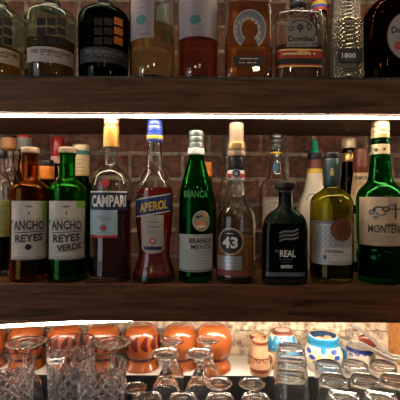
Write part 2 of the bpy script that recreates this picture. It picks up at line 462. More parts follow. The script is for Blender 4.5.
bm = bmesh.new(); box(bm, -0.9, 0.9, 0.113, YW - 0.0005, ZC - 0.02, ZC, 0.002)
tag(link('back_ledge', bm, WHITE, smooth=False), 'white ledge against the brick wall, holding the clay cups and small mugs', 'ledge')
bm = bmesh.new(); box(bm, -0.9, 0.9, 0.1105, 0.1128, ZW + 0.001, ZC + 0.0015, 0.0005)
tag(link('ledge_edging', bm, BLACKMAT, smooth=False), 'black edging strip along the front of the white ledge', 'edging')
bm = bmesh.new(); box(bm, -0.9, 0.9, 0.114, YW - 0.0005, ZW - 0.03, ZC - 0.0205)
box(bm, -0.9, 0.9, -0.25, 0.114, ZW - 0.03, ZW - 0.004)
struct('trim_bar_top', bm, WOOD)
bm = bmesh.new(); box(bm, -0.6, 0.6, -0.2, 0.1095, ZW - 0.004, ZW - 0.0015)
for i in range(60):
    for j in range(14):
        x, y = -0.59 + i * 0.02, -0.19 + j * 0.0212
        box(bm, x, x + 0.011, y, y + 0.011, ZW - 0.0015, ZW)
tag(link('bar_mat', bm, BLACKMAT, smooth=False), 'black studded rubber bar mat under the upturned glasses', 'bar mat')
bm = bmesh.new(); box(bm, w_x(392.5, .84), w_x(392.5, .84) + 0.02, 0.12, YW - 0.001, ZC + 0.0005, ZM0 - 0.0005, 0.001)
tag(link('upright_board', bm, wood('pine', (0.35, 0.13, 0.03), (0.6, 0.28, 0.08)), smooth=False), 'orange pine upright board between white ledge and shelf, by the tongs', 'board')

# colours
GOLD = solid((0.75, 0.52, 0.20), 0.35, 0.85, name='gold_foil')
PALEGOLD = solid((0.82, 0.68, 0.42), 0.4, 0.5, name='pale_gold')
INK = solid((0.02, 0.02, 0.025), 0.6, name='black_ink')
CREAM = solid((0.78, 0.68, 0.50), 0.65, name='cream_paper')
PAPER = solid((0.68, 0.66, 0.62), 0.65, name='white_paper')
BLACK = solid((0.012, 0.012, 0.014), 0.35, name='black_plastic_cap')
SILVER = solid((0.55, 0.56, 0.57), 0.35, 0.8, name='silver')
NAVY = solid((0.010, 0.022, 0.085), 0.4, name='navy')
WHT = solid((0.85, 0.84, 0.80), 0.5, name='white_ink')
RED = solid((0.55, 0.03, 0.02), 0.4, name='red')
YEL = solid((0.8, 0.55, 0.05), 0.45, name='yellow')
TEAL = solid((0.03, 0.22, 0.22), 0.4, name='teal')
ORANGE = solid((0.85, 0.25, 0.02), 0.45, name='orange')
BROWN = solid((0.16, 0.045, 0.02), 0.45, name='brown')
CORK = solid((0.45, 0.24, 0.11), 0.8, bump=0.4, scale=300, name='cork')
GREY = solid((0.2, 0.2, 0.22), 0.5, name='grey')

FR = 0.679   # distance of the front row of bottles
BK = 0.805  # distance of the back row

# ================================================================== middle shelf, front row
GRP = 'liqueur bottles on the middle shelf'
SOFT = solid((0.05, 0.05, 0.055), 0.6, name='soft_ink')
def chili(name, label, px, gm, lm, green):
    v = Vessel(name, label, 'bottle', px, FR, ZM1,
        [(149, 8.3), (150, 8.6), (154.5, 8.6), (155.2, 7.6), (176, 7.4), (180, 8.2), (183, 13), (186, 17), (190, 18.3), (194, 18.5), (274, 18.5), (277, 18.2)], GRP)
    v.body(gm, 0.0028, 0.008)
    v.fill(214, lm)
    v.sleeve('stopper', [(147.6, 7.6), (148.6, 8.7), (153, 8.7), (153.8, 8.4), (154, 5.2), (163, 5.0)], solid((0.34, 0.25, 0.16), 0.5, name='tan_seal'))
    L = Label(v)
    L.rect(px - 18, px + 17.3, 201, 260, PAPER)
    if green: L.rect(px + 9, px + 17.2, 201, 208, solid((0.30, 0.55, 0.10), 0.6, name='green_wash'))
    else: L.rect(px + 12, px + 17.2, 201, 221, solid((0.38, 0.52, 0.16), 0.6, name='olive_wash'))
    L.disc(px - 1, 206.5, 3.4, GREY, 1.2); L.disc(px - 1, 213, 1, GREY, 1.8)
    L.text('ANCHO', px - 1, 225.5, 31, 9.5, SOFT, 0.03, arch=0.6).lines(px - 1, 219, 230, 30, 5, SOFT, 0.45)
    L.rect(px - 15, px + 14, 232, 232.8, INK, 0.05)
    L.text('REYES', px - 1, 238, 27, 8, SOFT, 0.035, 0.06)
    L.disc(px - 16, 222, 3, INK, 2, 0.6, (60, 250)); L.disc(px + 15, 241, 3, INK, 2, 0.6, (-120, 70))
    if green: L.text('VERDE', px + 2, 247, 24, 6.5, SOFT, 0.03, 0.10)
    else: L.disc(px - 1.5, 247, 3, NAVY)
    L.lines(px - 1, 251 + (0 if green else 2), 257, 28, 2, GREY, 0.5)
    L.rect(px - 18, px + 17.3, 258.6, 259.6, GREY)
    L.done()
    return v
chili('chile_liqueur_bottle', 'dark amber liqueur bottle with white ornate label beside its green twin', 30, glass((0.84, 0.52, 0.16), name='amber_glass'), liquid((0.06, 0.02, 0.006)), False)
chili('chile_liqueur_bottle', 'bright green liqueur bottle with white ornate VERDE label', 67.5, glass((0.25, 0.78, 0.22), name='green_glass'), liquid((0.03, 0.08, 0.02)), True)

# red bitter with gold cap
v = Vessel('bitter_bottle', 'clear bottle of dark red bitter with gold cap and navy CAMPARI label', 'bottle', 111, FR, ZM1,
    [(124, 6.2), (148, 6.6), (160, 6.7), (165, 8), (169, 12.5), (174, 17), (180, 19.3), (190, 20.6), (272, 20.6), (277, 20)], GRP)
v.body(CLEARB, 0.0026, 0.008); v.fill(200, liquid((0.42, 0.02, 0.02)))
v.sleeve('cap', [(117.6, 5.6), (118.6, 7.2), (124.5, 7.3), (125.2, 6.8), (126.5, 7.5), (147.4, 7.9), (148, 7.4)], solid((0.70, 0.40, 0.10), 0.38, 0.6, name='gold_cap'))
v.sleeve('cap_crown', [(117.3, 5.4), (118.4, 7.35), (124.3, 7.45), (124.6, 7.0)], PALEGOLD)
L = Label(v, 'emblem'); L.disc(105, 183, 4.2, RED); L.done('small red round seal on the shoulder')
L = Label(v)
L.rect(90.8, 127, 191, 210, NAVY).rect(90.8, 127, 191, 192.4, WHT).text('CAMPARI', 108, 201, 38, 12, WHT, 0.04)
L.rect(91, 117.5, 210, 238, solid((0.40, 0.58, 0.68), 0.6, name='pale_blue_paper')).rect(91, 117.5, 235.4, 238, RED)
L.text('Milano', 104, 218, 13, 5, GREY, 0.0).disc(103.5, 228, 3.6, GREY).disc(103.5, 228.4, 2.2, RED).lines(104, 222, 233, 20, 2, GREY, 0.4)
L.done()

# aperitif with blue cap
v = Vessel('aperitif_bottle', 'waisted bottle of bright red-orange aperitif with blue cap and slanted APEROL label', 'bottle', 154.5, FR, ZM1,
    [(126, 6.2), (142, 6.6), (156, 7.6), (170, 9.5), (175, 12.2), (182, 16), (190, 18.2), (200, 18.8), (222, 18.2), (240, 16), (252, 15.4), (262, 17.5), (272, 20.5), (277, 20.8)], GRP)
v.body(CLEARB, 0.0026, 0.008); v.fill(188, liquid((0.90, 0.07, 0.02), cloud=0.2))
v.sleeve('cap', [(120, 5.8), (121, 7.2), (126.2, 7.4), (127, 6.9), (128, 7.5), (132, 7.6), (132.6, 7.0), (133.4, 7.8), (141.5, 8.2), (142, 7.8)], solid((0.03, 0.07, 0.42), 0.3, name='blue_cap'))
v.sleeve('cap_band', [(136.2, 8.1), (136.6, 8.3), (139, 8.4), (139.6, 8.2)], YEL)
v.sleeve('cap_ring', [(127, 7.1), (127.2, 7.6), (128, 7.7), (128.2, 7.3)], SILVER)
L = Label(v)
LB = solid((0.01, 0.03, 0.15), 0.4, name='royal_blue')
L.rect(137, 170, 197, 214, LB, 0.16).rect(137, 170, 196.3, 197.4, WHT, 0.16).rect(137, 170, 213.6, 214.6, WHT, 0.16)
L.text('APEROL', 153.5, 206, 30, 9.5, YEL, 0.03, 0.14)
L.rect(142, 163.5, 215, 250, solid((0.52, 0.50, 0.46), 0.6, name='grey_paper')).disc(153, 249.5, 10.4, solid((0.52, 0.50, 0.46), 0.6), 4)
L.lines(153, 222, 227, 16, 2, INK, 0.8).lines(153, 231, 233, 12, 2, GREY, 0.5).disc(153, 241, 3.2, RED).disc(153, 241, 1.8, PAPER).rect(144.5, 162, 246.5, 250, NAVY)
L.done()

# mint bitter
GG = glass((0.10, 0.62, 0.16), name='emerald_glass')
v = Vessel('mint_bitter_bottle', 'tall emerald bottle with grey screw cap and white BRANCA MENTA label', 'bottle', 196, FR, ZM1,
    [(137, 6.2), (148, 7.4), (156, 7.6), (162, 8.6), (175, 12.2), (188, 15.4), (200, 16.6), (210, 17), (272, 17), (277, 16.6)], GRP)
v.body(GG, 0.0028, 0.008, mod=None); v.fill(222, liquid((0.03, 0.07, 0.03)))
v.sleeve('cap', [(131, 6.2), (132, 7.3), (136.6, 7.4), (137.2, 6.9), (138, 7.4), (142, 7.5), (142.8, 6.9), (143.6, 7.3), (148, 7.7)], solid((0.20, 0.24, 0.23), 0.35, 0.6, name='pewter_cap'))
v.sleeve('neck_label', [(148.6, 7.9), (149, 8.1), (154.6, 8.3), (155, 8.0)], WHT)
L = Label(v, 'neck_print'); v2 = L; L.text('BRANCA', 196, 150.2, 10, 3.2, GREY); L.done()
L = Label(v, 'embossing'); L.text('BRANCA', 195.5, 194, 26, 7, solid((0.03, 0.22, 0.05), 0.2, name='emerald_relief'), 0.02); L.done('letters moulded into the emerald shoulder')
L = Label(v, 'emblem')
L.disc(202, 221, 9.6, PALEGOLD, 10.4).disc(202, 221, 8.6, solid((0.30, 0.36, 0.33), 0.5, name='globe_green'), 9.4).disc(202, 217.5, 6.5, INK, 2.2, 0.3, (20, 200)).disc(201, 223, 4.8, solid((0.7, 0.28, 0.12), 0.5, name='rust'), 3).disc(202, 226.5, 6.5, CREAM, 1.6).disc(205, 216, 2.3, solid((0.7, 0.28, 0.12), 0.5))
L.done('round globe and eagle emblem')
L = Label(v)
L.rect(179.8, 212.6, 234.5, 272, solid((0.50, 0.53, 0.50), 0.6, name='pale_green_paper'))
L.text('BRANCA', 202, 240.7, 26, 5.2, INK, 0.035).text('MENTA', 202.5, 247, 23, 4.8, INK, 0.012).lines(197, 252, 267, 28, 6, GREY, 0.5).rect(179.8, 212.6, 270, 271.4, GREY)
L.done()

# vanilla liqueur with creamy cap
v = Vessel('vanilla_liqueur_bottle', 'clear golden liqueur bottle with cloudy tall cap and round 43 emblem', 'bottle', 236, FR, ZM1,
    [(150, 6.5), (158, 7.2), (172, 7.4), (181, 7.8), (190, 9.4), (200, 11.5), (207, 14.5), (213, 18), (219, 19.4), (225, 19.6), (274, 19.6), (277, 19.2)], GRP)
v.body(CLEARB, 0.0026, 0.008, mod=lambda a, z: 0.0007 * math.cos(16 * a) * (1 if z > 0.125 and z < 0.19 else 0), segs=96); v.fill(236, liquid((1.0, 0.62, 0.18), cloud=0.4))
v.sleeve('cap', [(122.5, 4.6), (123.8, 6.8), (127, 7.4), (140, 7.4), (145, 8.6), (150, 9.2), (156, 9.4), (157, 8.8)], solid((0.30, 0.22, 0.145), 0.25, name='cloudy_cap'))
v.sleeve('cap_collar', [(142.6, 8.3), (143.2, 9.0), (146, 9.5), (150, 9.7), (150.6, 9.3)], solid((0.42, 0.27, 0.11), 0.3, 0.7, name='dull_gold'))
v.sleeve('neck_capsule', [(157.2, 7.6), (158, 8.1), (169.6, 8.1), (170, 7.8)], BLACK)
v.sleeve('neck_label', [(170.8, 8.2), (171.2, 8.5), (180, 8.7), (180.6, 8.3)], PAPER)
v.sleeve('neck_stripe', [(174, 8.5), (174.3, 8.65), (178, 8.75), (178.3, 8.6)], RED)
L = Label(v, 'neck_emblem'); L.layer = 6; L.disc(236, 173.6, 4.6, SILVER).disc(236, 173.6, 3.8, NAVY).disc(236, 173.6, 2, SILVER); o = L.done(); o.location.y = -0.0012
L = Label(v)
L.rect(218, 242, 256, 270, SILVER).rect(218, 251, 271, 276, solid((0.25, 0.06, 0.06), 0.5, name='dark_red'))
L.lines(231, 259, 267, 22, 3, GREY, 0.6)
L.disc(230.5, 241.5, 13.6, PALEGOLD).disc(230.5, 241.5, 12.8, solid((0.15, 0.12, 0.12), 0.4)).disc(230.5, 241.5, 11.4, solid((0.012, 0.008, 0.022), 0.4, name='ink_blue'))
L.text('43', 230, 242.5, 16.5, 11.5, WHT, 0.035).lines(230.5, 233.5, 234, 8, 1, WHT, 0.8)
L.done()

# flat dark flask
v = Vessel('anise_flask', 'squat flat dark glass flask with black stopper and white REAL print', 'bottle', 285, 0.656, ZM1,
    [(190, 6.4, 1, 2), (203, 6.6, 1, 2), (207, 7.4, 1, 2), (210, 11, .8, 2.2), (213.5, 16, .62, 2.5), (219, 20, .52, 2.9), (227, 21.8, .5, 3.2), (240, 22.4, .5, 3.2), (277, 22.4, .5, 3.2), (280.5, 21.6, .5, 3.2)], GRP)
v.body(glass((0.36, 0.44, 0.39), name='smoke_glass'), 0.003, 0.009, segs=64); v.fill(224, liquid((0.035, 0.06, 0.04)))
v.sleeve('stopper', [(181.5, 9.2), (182.4, 10.6), (188.4, 10.6), (189.4, 9.4), (190.2, 7.2), (192, 7.2)], BLACK)
L = Label(v, 'print')
for i in range(3):
    L.grid(lambda a, b, i=i: ((-0.013 + 0.031 * a), 0.0835 - i * 0.0062 + 0.0075 * a + 0.0034 * b + 0.0016 * math.sin(a * 6.3)), 20, 2, GREY)
L.text('REAL', 288, 253.5, 16, 7, WHT, 0.025).text('THE', 277, 251, 4.5, 3, GREY).lines(286, 259.5, 262, 14, 2, GREY, 0.6)
L.text('MINERO', 287, 266.5, 12, 3.4, WHT, 0.03).rect(266, 305, 272, 276.5, solid((0.07, 0.09, 0.12), 0.5, name='slate')).lines(286, 274.2, 274.3, 34, 1, GREY, 1.2)
L.done('white flag and REAL printed on the dark glass')

# olive bottle with silver label
v = Vessel('herbal_wine_bottle', 'olive glass bottle with dark teal capsule and silver label with copper disc', 'bottle', 331.5, FR, ZM1,
    [(160, 6.2), (184, 6.8), (188, 8), (192, 13), (196, 18), (201, 20.2), (208, 20.8), (274, 20.8), (277, 20.2)], GRP)
v.body(glass((0.74, 0.72, 0.28), name='olive_glass'), 0.0028, 0.008); v.fill(236, liquid((0.30, 0.26, 0.06)))
v.sleeve('capsule', [(153.2, 6.4), (154.2, 7.3), (158.4, 7.3), (159, 7.0), (160, 7.5), (185.5, 8.2), (186.2, 7.8)], solid((0.025, 0.055, 0.055), 0.35, name='dark_teal_foil'))
v.sleeve('capsule_top', [(152.8, 6.0), (153.6, 7.4), (158, 7.5), (158.5, 7.2)], BLACK)
L = Label(v, 'capsule_emblem'); L.layer = 4; L.disc(331.5, 173, 1.8, GOLD, 3.2).disc(331.5, 169, 1.2, GOLD); o = L.done(); o.location.y = -0.0022
L = Label(v)
SIL = solid((0.52, 0.52, 0.50), 0.4, 0.3, name='silver_paper')
L.rect(311.5, 352, 221, 265, SIL).rect(311.5, 352, 221, 224, GREY)
for i in range(7):
    for j in range(5):
        L.layer = 3; L.disc(314.5 + i * 4.6, 228 + j * 5.2, 2.3, GREY, 2.3, 0.78)
L.layer = 5
L.rect(321, 352, 247, 262, solid((0.42, 0.50, 0.52), 0.5)).rect(322, 351, 248, 261, PAPER)
L.text('ORIGINAL', 335, 251.5, 18, 3.4, INK, 0.03).lines(338, 255.5, 259, 22, 2, GREY, 0.5).disc(325.5, 257, 1.3, NAVY, 2.6)
L.disc(342.5, 229.5, 11.5, solid((0.17, 0.06, 0.025), 0.4, 0.3, name='copper')).disc(342.5, 229.5, 9, solid((0.32, 0.13, 0.05), 0.5)).disc(342.5, 229.5, 8.2, solid((0.17, 0.06, 0.025), 0.4, 0.3))
L.done()

# amaro, fat green bottle on the right
v = Vessel('amaro_bottle', 'bulging dark green bottle with gold cap and cream MONTENEGRO label', 'bottle', 380, FR, ZM1,
    [(128, 6.8), (140, 8.2), (156, 8.8), (166, 10), (178, 11.5), (183, 13.5), (187, 17.5), (192, 21), (200, 22.6), (230, 22.2), (244, 20.6), (249, 20.2), (254, 22), (268, 21), (274, 20.5), (277, 20)], GRP)
v.body(glass((0.14, 0.62, 0.22), name='deep_green_glass'), 0.003, 0.009); v.fill(212, liquid((0.03, 0.07, 0.03)))
v.sleeve('cap', [(121.5, 6.6), (122.5, 8.2), (127, 8.6), (127.6, 8.1), (128.4, 8.7), (132, 8.8), (132.6, 8.2), (133.4, 8.8), (138.5, 9.0)], solid((0.70, 0.50, 0.24), 0.35, 0.7, name='brass_cap'))
v.sleeve('cap_top', [(121, 6.0), (121.8, 7.6), (123, 7.9)], BLACK)
v.ring('neck_band', 145, 154.6, PALEGOLD)
L = Label(v, 'neck_emblem'); L.layer = 5; L.disc(376, 150, 2, BROWN).disc(384, 149, 1.6, BROWN); L.done()
L = Label(v)
CR = solid((0.66, 0.50, 0.33), 0.6, name='aged_cream')
L.rect(358.6, 402, 197, 246, CR).rect(358.6, 402, 244.6, 245.4, GOLD)
L.disc(372, 212, 3.4, GREY, 3, 0.2).disc(379, 209.5, 5.5, INK, 3.4, 0.55, (20, 220)).disc(381, 213, 5, GREY, 3, 0.45, (160, 380)).disc(386, 209, 4, BROWN, 3, 0.4).disc(392, 207, 4.5, GREY, 3, 0.5, (0, 200))
L.rect(394.5, 396, 203, 219, INK).rect(391, 399, 208.5, 209.7, INK).disc(376, 217, 3, GREY, 1.5)
L.text('AMARO', 392, 224.5, 12, 2.8, BROWN).text('MONTENEGRO', 394, 229, 48, 8, INK, 0.012).lines(384, 236, 241, 30, 3, GREY, 0.5)
L.done()

# clear bottle cut by the left frame edge
v = Vessel('clear_spirit_bottle', 'clear bottle with black collar and pale green label at the left frame edge', 'bottle', -1, 0.72, ZM1,
    [(158, 5.6), (166, 5.8), (174, 7.5), (184, 10.8), (194, 12.2), (204, 12.8), (270, 12.8), (274, 12.4)], GRP)
v.body(CLEARB, 0.0024, 0.008); v.fill(238, liquid((0.07, 0.06, 0.03)))
v.root.location.x += 0.0
v.sleeve('collar', [(150, 6.6), (151, 7.6), (157.4, 7.6), (158.4, 6.8)], BLACK)
L = Label(v); L.rect(-12, 10.6, 200, 237, solid((0.42, 0.50, 0.20), 0.6, name='lime_paper')).lines(0, 206, 232, 16, 5, GREY, 0.7); L.done()

# ================================================================== middle shelf, back row
GB = 'bottles in the back row of the middle shelf'
ZB0 = 266
def backbottle(name, label, px, prof, gm, lq=None, D=BK, wall=0.0024):
    v = Vessel(name, label, 'bottle', px, D, ZM1, prof, GB)
    v.body(gm, wall, 0.007)
    if lq: v.fill(lq[0], lq[1])
    return v
DARKG = glass((0.20, 0.30, 0.14), name='dark_green_glass')
v = backbottle('cork_stopper_bottle', 'bottle with dark-topped wooden stopper behind the left-end clear bottle', 9, [(150, 4.5), (160, 4.8), (172, 7), (184, 12), (196, 13.5), (263, 13.5)], CLEARB, (200, liquid((0.5, 0.25, 0.08))), D=0.775)
v.sleeve('stopper', [(138, 6.4), (139, 7.2), (147.5, 7.2), (149, 6.2), (150.5, 4.4)], solid((0.50, 0.22, 0.08), 0.5, name='stopper_wood'))
v.sleeve('stopper_top', [(134.8, 4.6), (135.6, 6.6), (138.2, 7.0)], BLACK)
v = backbottle('white_capped_bottle', 'bottle with pale metal cap and red top behind the amber liqueur bottle', 24, [(149, 4.6), (160, 5), (174, 7), (188, 12), (200, 13), (263, 13)], glass((0.6, 0.35, 0.2)), (200, liquid((0.3, 0.1, 0.03))), D=0.822)
v.sleeve('cap', [(137, 5.9), (137.6, 6.5), (148.5, 6.7), (149.4, 6.2)], solid((0.42, 0.42, 0.40), 0.5, name='grey_white_cap'))
v.sleeve('cap_top', [(135.6, 5.8), (136.2, 6.7), (138.4, 6.7)], RED)
v = backbottle('orange_banded_bottle', 'short bottle with black top and orange neck band between amber and green bottles', 46.5, [(178, 6.2), (190, 8), (200, 10), (263, 10)], glass((0.4, 0.25, 0.15)), (205, liquid((0.2, 0.08, 0.03))), D=0.775)
v.sleeve('cap', [(160, 6), (161, 7), (166, 7), (166.4, 6.8)], BLACK)
v.sleeve('neck_band', [(166.4, 7), (167, 7.2), (178, 7.2), (179, 6.6)], ORANGE)
v = backbottle('red_capped_bottle', 'bottle with tall red cap standing behind the green liqueur bottle', 57.5, [(156, 5.4), (166, 6), (178, 8), (190, 11), (263, 11)], glass((0.5, 0.4, 0.35)), (195, liquid((0.3, 0.1, 0.05))), D=0.825)
v.sleeve('cap', [(137.6, 5.6), (138.6, 6.4), (155.5, 6.6), (156.4, 6)], solid((0.50, 0.02, 0.03), 0.3, name='red_cap'))
v.sleeve('neck_label', [(156.6, 6.2), (157, 6.5), (163, 6.7), (163.6, 6.4)], solid((0.6, 0.35, 0.30), 0.6, name='pink_paper'))
v = backbottle('green_ringed_bottle', 'dark green bottle with gold-topped cap, teal ring and cream neck label', 81, [(150, 6.8), (176, 7.2), (186, 9.5), (200, 16), (215, 17), (263, 17)], DARKG, (200, liquid((0.1, 0.2, 0.06))), D=0.79)
v.sleeve('cap', [(145, 7.6), (145.8, 8.6), (150.6, 8.6), (151.4, 8)], PALEGOLD)
v.sleeve('cap_ring', [(151.2, 8), (151.6, 8.5), (154.4, 8.5), (155, 8)], TEAL)
v.sleeve('neck_label', [(155.2, 7.6), (155.6, 8), (175.4, 8.2), (176, 7.8)], solid((0.68, 0.52, 0.26), 0.6, name='straw_paper'))
L = Label(v, 'neck_print'); L.layer = 4; L.lines(81, 160, 171, 9, 4, GREY, 0.9); o = L.done(); o.location.y = -0.0022
v = backbottle('orange_capped_bottle', 'green-brown bottle with small orange cap peeping between mint bitter and vanilla liqueur', 207.5, [(176, 3.8), (188, 5), (200, 8), (212, 9.3), (263, 9.3)], glass((0.6, 0.5, 0.35)), (200, liquid((0.5, 0.2, 0.06))))
v.sleeve('cap', [(162, 3.6), (163, 4.3), (175, 4.4), (176.4, 4)], ORANGE)
v = backbottle('dark_capped_bottle', 'clear bottle with dark square cap hidden behind the vanilla liqueur', 229, [(157, 5), (170, 5.5), (182, 8), (196, 10.2), (210, 10.2), (263, 10.2)], CLEARB, (215, liquid((0.8, 0.5, 0.2))), D=0.80)
v.sleeve('cap', [(135.5, 6.2), (136.5, 7), (156, 7), (157.5, 5.8)], solid((0.06, 0.045, 0.035), 0.4, name='dark_brown_cap'))
v = backbottle('round_decanter', 'clear round-shouldered bottle with crystal top and blue drop on its neck', 276, [(150, 4.8), (156, 5.2), (164, 6.6), (172, 7), (178, 9), (182, 13), (188, 16), (198, 16.8), (230, 16.5), (263, 15.5)], CLEARB, None, D=0.79)
v.sleeve('stopper', [(134, 5.0), (135, 6.2), (138, 6.2), (138.5, 5.4), (139.5, 6.2), (143, 6.2), (143.6, 5.2), (144.5, 5.8), (150, 5.6)], solid((0.10, 0.11, 0.10), 0.15, 0.3, name='smoked_crystal'), mod=fluted(0.0004, 12))
v.sleeve('neck_ring', [(152.4, 5.6), (152.8, 6.0), (154, 6.0), (154.4, 5.6)], YEL)
L = Label(v, 'blue_drop'); L.disc(275.5, 168, 2.6, solid((0.04, 0.22, 0.42), 0.3, name='blue_glaze'), 5.4); L.done()
L = Label(v); L.rect(263, 289, 197, 262, solid((0.40, 0.32, 0.24), 0.6, name='tan_paper')).rect(265, 287, 200, 214, solid((0.5, 0.45, 0.4), 0.6)).lines(276, 203, 211, 16, 3, GREY, 0.9); L.done()
# cream liqueur with green pourer
v = Vessel('cream_liqueur_bottle', 'white ceramic-look bottle with green pointed pourer behind the flat dark flask', 'bottle', 314.5, BK, ZM1,
    [(160, 6.6), (170, 7.2), (178, 8), (190, 10.6), (202, 15.5), (212, 17.5), (263, 17.5)], GB)
v.body(solid((0.72, 0.64, 0.50), 0.35, name='cream_glaze'), solid_body=True)
v.sleeve('pourer', [(139.6, 0.5), (141, 2.2), (147, 3.2), (150, 3.6), (152, 5.2), (153.4, 5.2)], solid((0.01, 0.42, 0.22), 0.3, name='green_plastic'))
v.sleeve('spout_collar', [(153, 5.6), (153.8, 6.8), (159, 6.8), (160, 6.2)], BLACK)
bm = bmesh.new(); t = bmesh.new(); bmesh.ops.create_cone(t, cap_ends=True, segments=14, radius1=0.0022, radius2=0.0018, depth=0.015)
merge(bm, t, 0, Matrix.Translation((-0.017, -0.002, w_z(314.5, 151.5, BK) - ZM1)) @ Matrix.Rotation(math.pi / 2, 4, 'Y')); link('spout', bm, BLACK, v.root)
v.ring('neck_capsule', 160, 169, solid((0.16, 0.035, 0.015), 0.35, name='brown_foil'))
v.ring('neck_band', 169, 173.5, YEL)
L = Label(v); L.disc(314.5, 205, 9, GREY, 12, 0.9, (20, 160)); L.done()
v = backbottle('gold_capped_dark_bottle', 'nearly black bottle with gold cap and gold neck label behind the olive bottle', 348.5, [(148, 5.6), (162, 6.2), (180, 7.6), (196, 11), (206, 13), (263, 13)], glass((0.18, 0.16, 0.10)), (200, liquid((0.1, 0.04, 0.02))), D=0.83)
v.sleeve('cap', [(138.6, 6.2), (139.6, 7), (148, 7), (148.6, 6.4)], PALEGOLD)
v.sleeve('neck_label', [(153.6, 6.8), (154, 7.1), (161.6, 7.3), (162, 7)], GOLD)
v = Vessel('brown_capsule_bottle', 'slim bottle with brown capsule and cream CREME DE label left of the green amaro', 'bottle', 360.5, 0.775, ZM1,
    [(160, 5.8), (172, 6.6), (186, 8.0), (200, 9.5), (212, 10), (268, 10)], GB)
v.body(glass((0.5, 0.28, 0.14)), 0.0024, 0.007); v.fill(205, liquid((0.3, 0.1, 0.03)))
v.sleeve('capsule', [(148, 5.2), (149, 6.6), (152, 7), (172, 7.4), (172.8, 7)], solid((0.20, 0.05, 0.025), 0.4, name='brown_capsule'))
v.ring('neck_label', 173, 205, solid((0.62, 0.44, 0.24), 0.6, name='buff_paper'))
L = Label(v, 'neck_print'); L.layer = 6; L.text('CREME DE', 360.5, 178, 13, 3.6, INK, 0.03).lines(360.5, 182, 184, 12, 2, BROWN, 0.6); L.done()
L = Label(v, 'body_label'); L.rect(351.4, 369.5, 214, 262, solid((0.50, 0.38, 0.22), 0.6)).lines(360, 220, 250, 14, 5, BROWN, 0.8); L.done()

# ================================================================== upper shelf
GU = 'tequila bottles on the upper shelf'
FU = 0.705
GREENISH = glass((0.86, 0.93, 0.88), name='greenish_glass')
def tres(label, px, gm, lm, level, paper, ink, squares, capm, t2):
    v = Vessel('tequila_bottle', label, 'bottle', px, FU, ZUP,
        [(-1, 8, 1, 2), (6, 8.2, 1, 2), (9.5, 9.5, 1, 2), (11.5, 15, 1, 2), (14, 21, 1, 2), (18, 24.2, 1, 2), (23, 25.2, 1, 2), (68, 24.4), (72, 23.6)], GU)
    v.body(gm, 0.003, 0.009, segs=64); v.fill(level, lm)
    v.ring('neck_ring', 7.2, 9.6, solid((0.55, 0.62, 0.58), 0.35, name='pale_ring'), 0.0012)
    v.sleeve('stopper', [(-14, 8.6), (-13, 9.6), (2, 9.6), (3, 9)], capm)
    v.sleeve('stopper_collar', [(3, 8.6), (3.4, 9.4), (6.4, 9.4), (7, 8.8)], BLACK)
    L = Label(v)
    L.rect(px - 23.6, px + 23.4, 47, 62, paper)
    L.text('TRES GENERACIONES', px, 51.4, 42, 4, ink, 0.02).lines(px, 55.2, 55.3, 26, 1, ink, 1.1).lines(px, 59.6, 59.7, 30, 1, GREY, 0.5)
    L.done()
    L = Label(v, 'squares_motif')
    for i in range(3):
        for j in range(3):
            o = -10 if ink is GREY else -14; L.layer = 1; L.rect(px + o + i * 10, px + o + 8.6 + i * 10, 18 + j * 9.6, 25.4 + j * 9.6, squares[i])
    L.done()
    return v
DK = solid((0.012, 0.012, 0.010), 0.7, name='dark_print')
tres('greenish clear tequila bottle with cream label, cut by the left edge of the upper shelf', -3.5, GREENISH, liquid((0.90, 0.62, 0.28)), 52, CREAM, INK, (DK, DK, DK), PALEGOLD, '')
tres('squat greenish clear tequila bottle with white TRES GENERACIONES label and tan stopper', 50, GREENISH, liquid((0.62, 0.42, 0.20)), 45, solid((0.60, 0.56, 0.54), 0.6, name='dull_paper'), INK, (DK, DK, DK), PALEGOLD, '')
tres('squat black tequila bottle with dark label and column of orange squares', 103, glass((0.16, 0.20, 0.17), name='black_glass'), liquid((0.1, 0.05, 0.03)), 30, solid((0.03, 0.03, 0.045), 0.5, name='midnight_paper'), GREY, (DK, DK, solid((0.75, 0.22, 0.02), 0.4, name='amber_squares')), PALEGOLD, '')  # last column of the grid is orange

LAV = solid((0.40, 0.36, 0.42), 0.6, name='lavender_paper')
def tall(label, px, hw, lm, level, lx0, lx1, ly, back=None):
    v = Vessel('tall_tequila_bottle', label, 'bottle', px, FU, ZUP,
        [(-48, 6.5), (-34, 7), (-26, 9.5), (-16, 17), (-6, hw), (0, hw + 0.2), (68, hw), (72, hw - 0.8)], GU)
    v.body(CLEARB, 0.0028, 0.010, segs=64); v.fill(level, lm)
    v.sleeve('stopper', [(-58, 7), (-57, 8), (-49, 8), (-48, 7)], CORK)
    L = Label(v)
    L.rect(lx0, lx1, -12, ly, LAV)
    L.lines(lx0 + 11, 2, 12, 16, 3, GREY, 0.7).disc(lx0 + (lx1 - lx0) * .42, 19.5, 6, solid((0.06, 0.28, 0.30), 0.6, name='sea_green'), 4.6)
    L.lines((lx0 + lx1) / 2, 25, 29, 14, 2, GREY, 0.7).text('Tequila', (lx0 + lx1) / 2 + 1, 34, 13, 3.6, GREY, 0.0)
    L.done()
    return v
v = tall('tall clear bottle of pale tequila with lavender label turned to one side', 151.5, 22.6, liquid((0.92, 0.84, 0.52)), 30, 130, 153, 38)
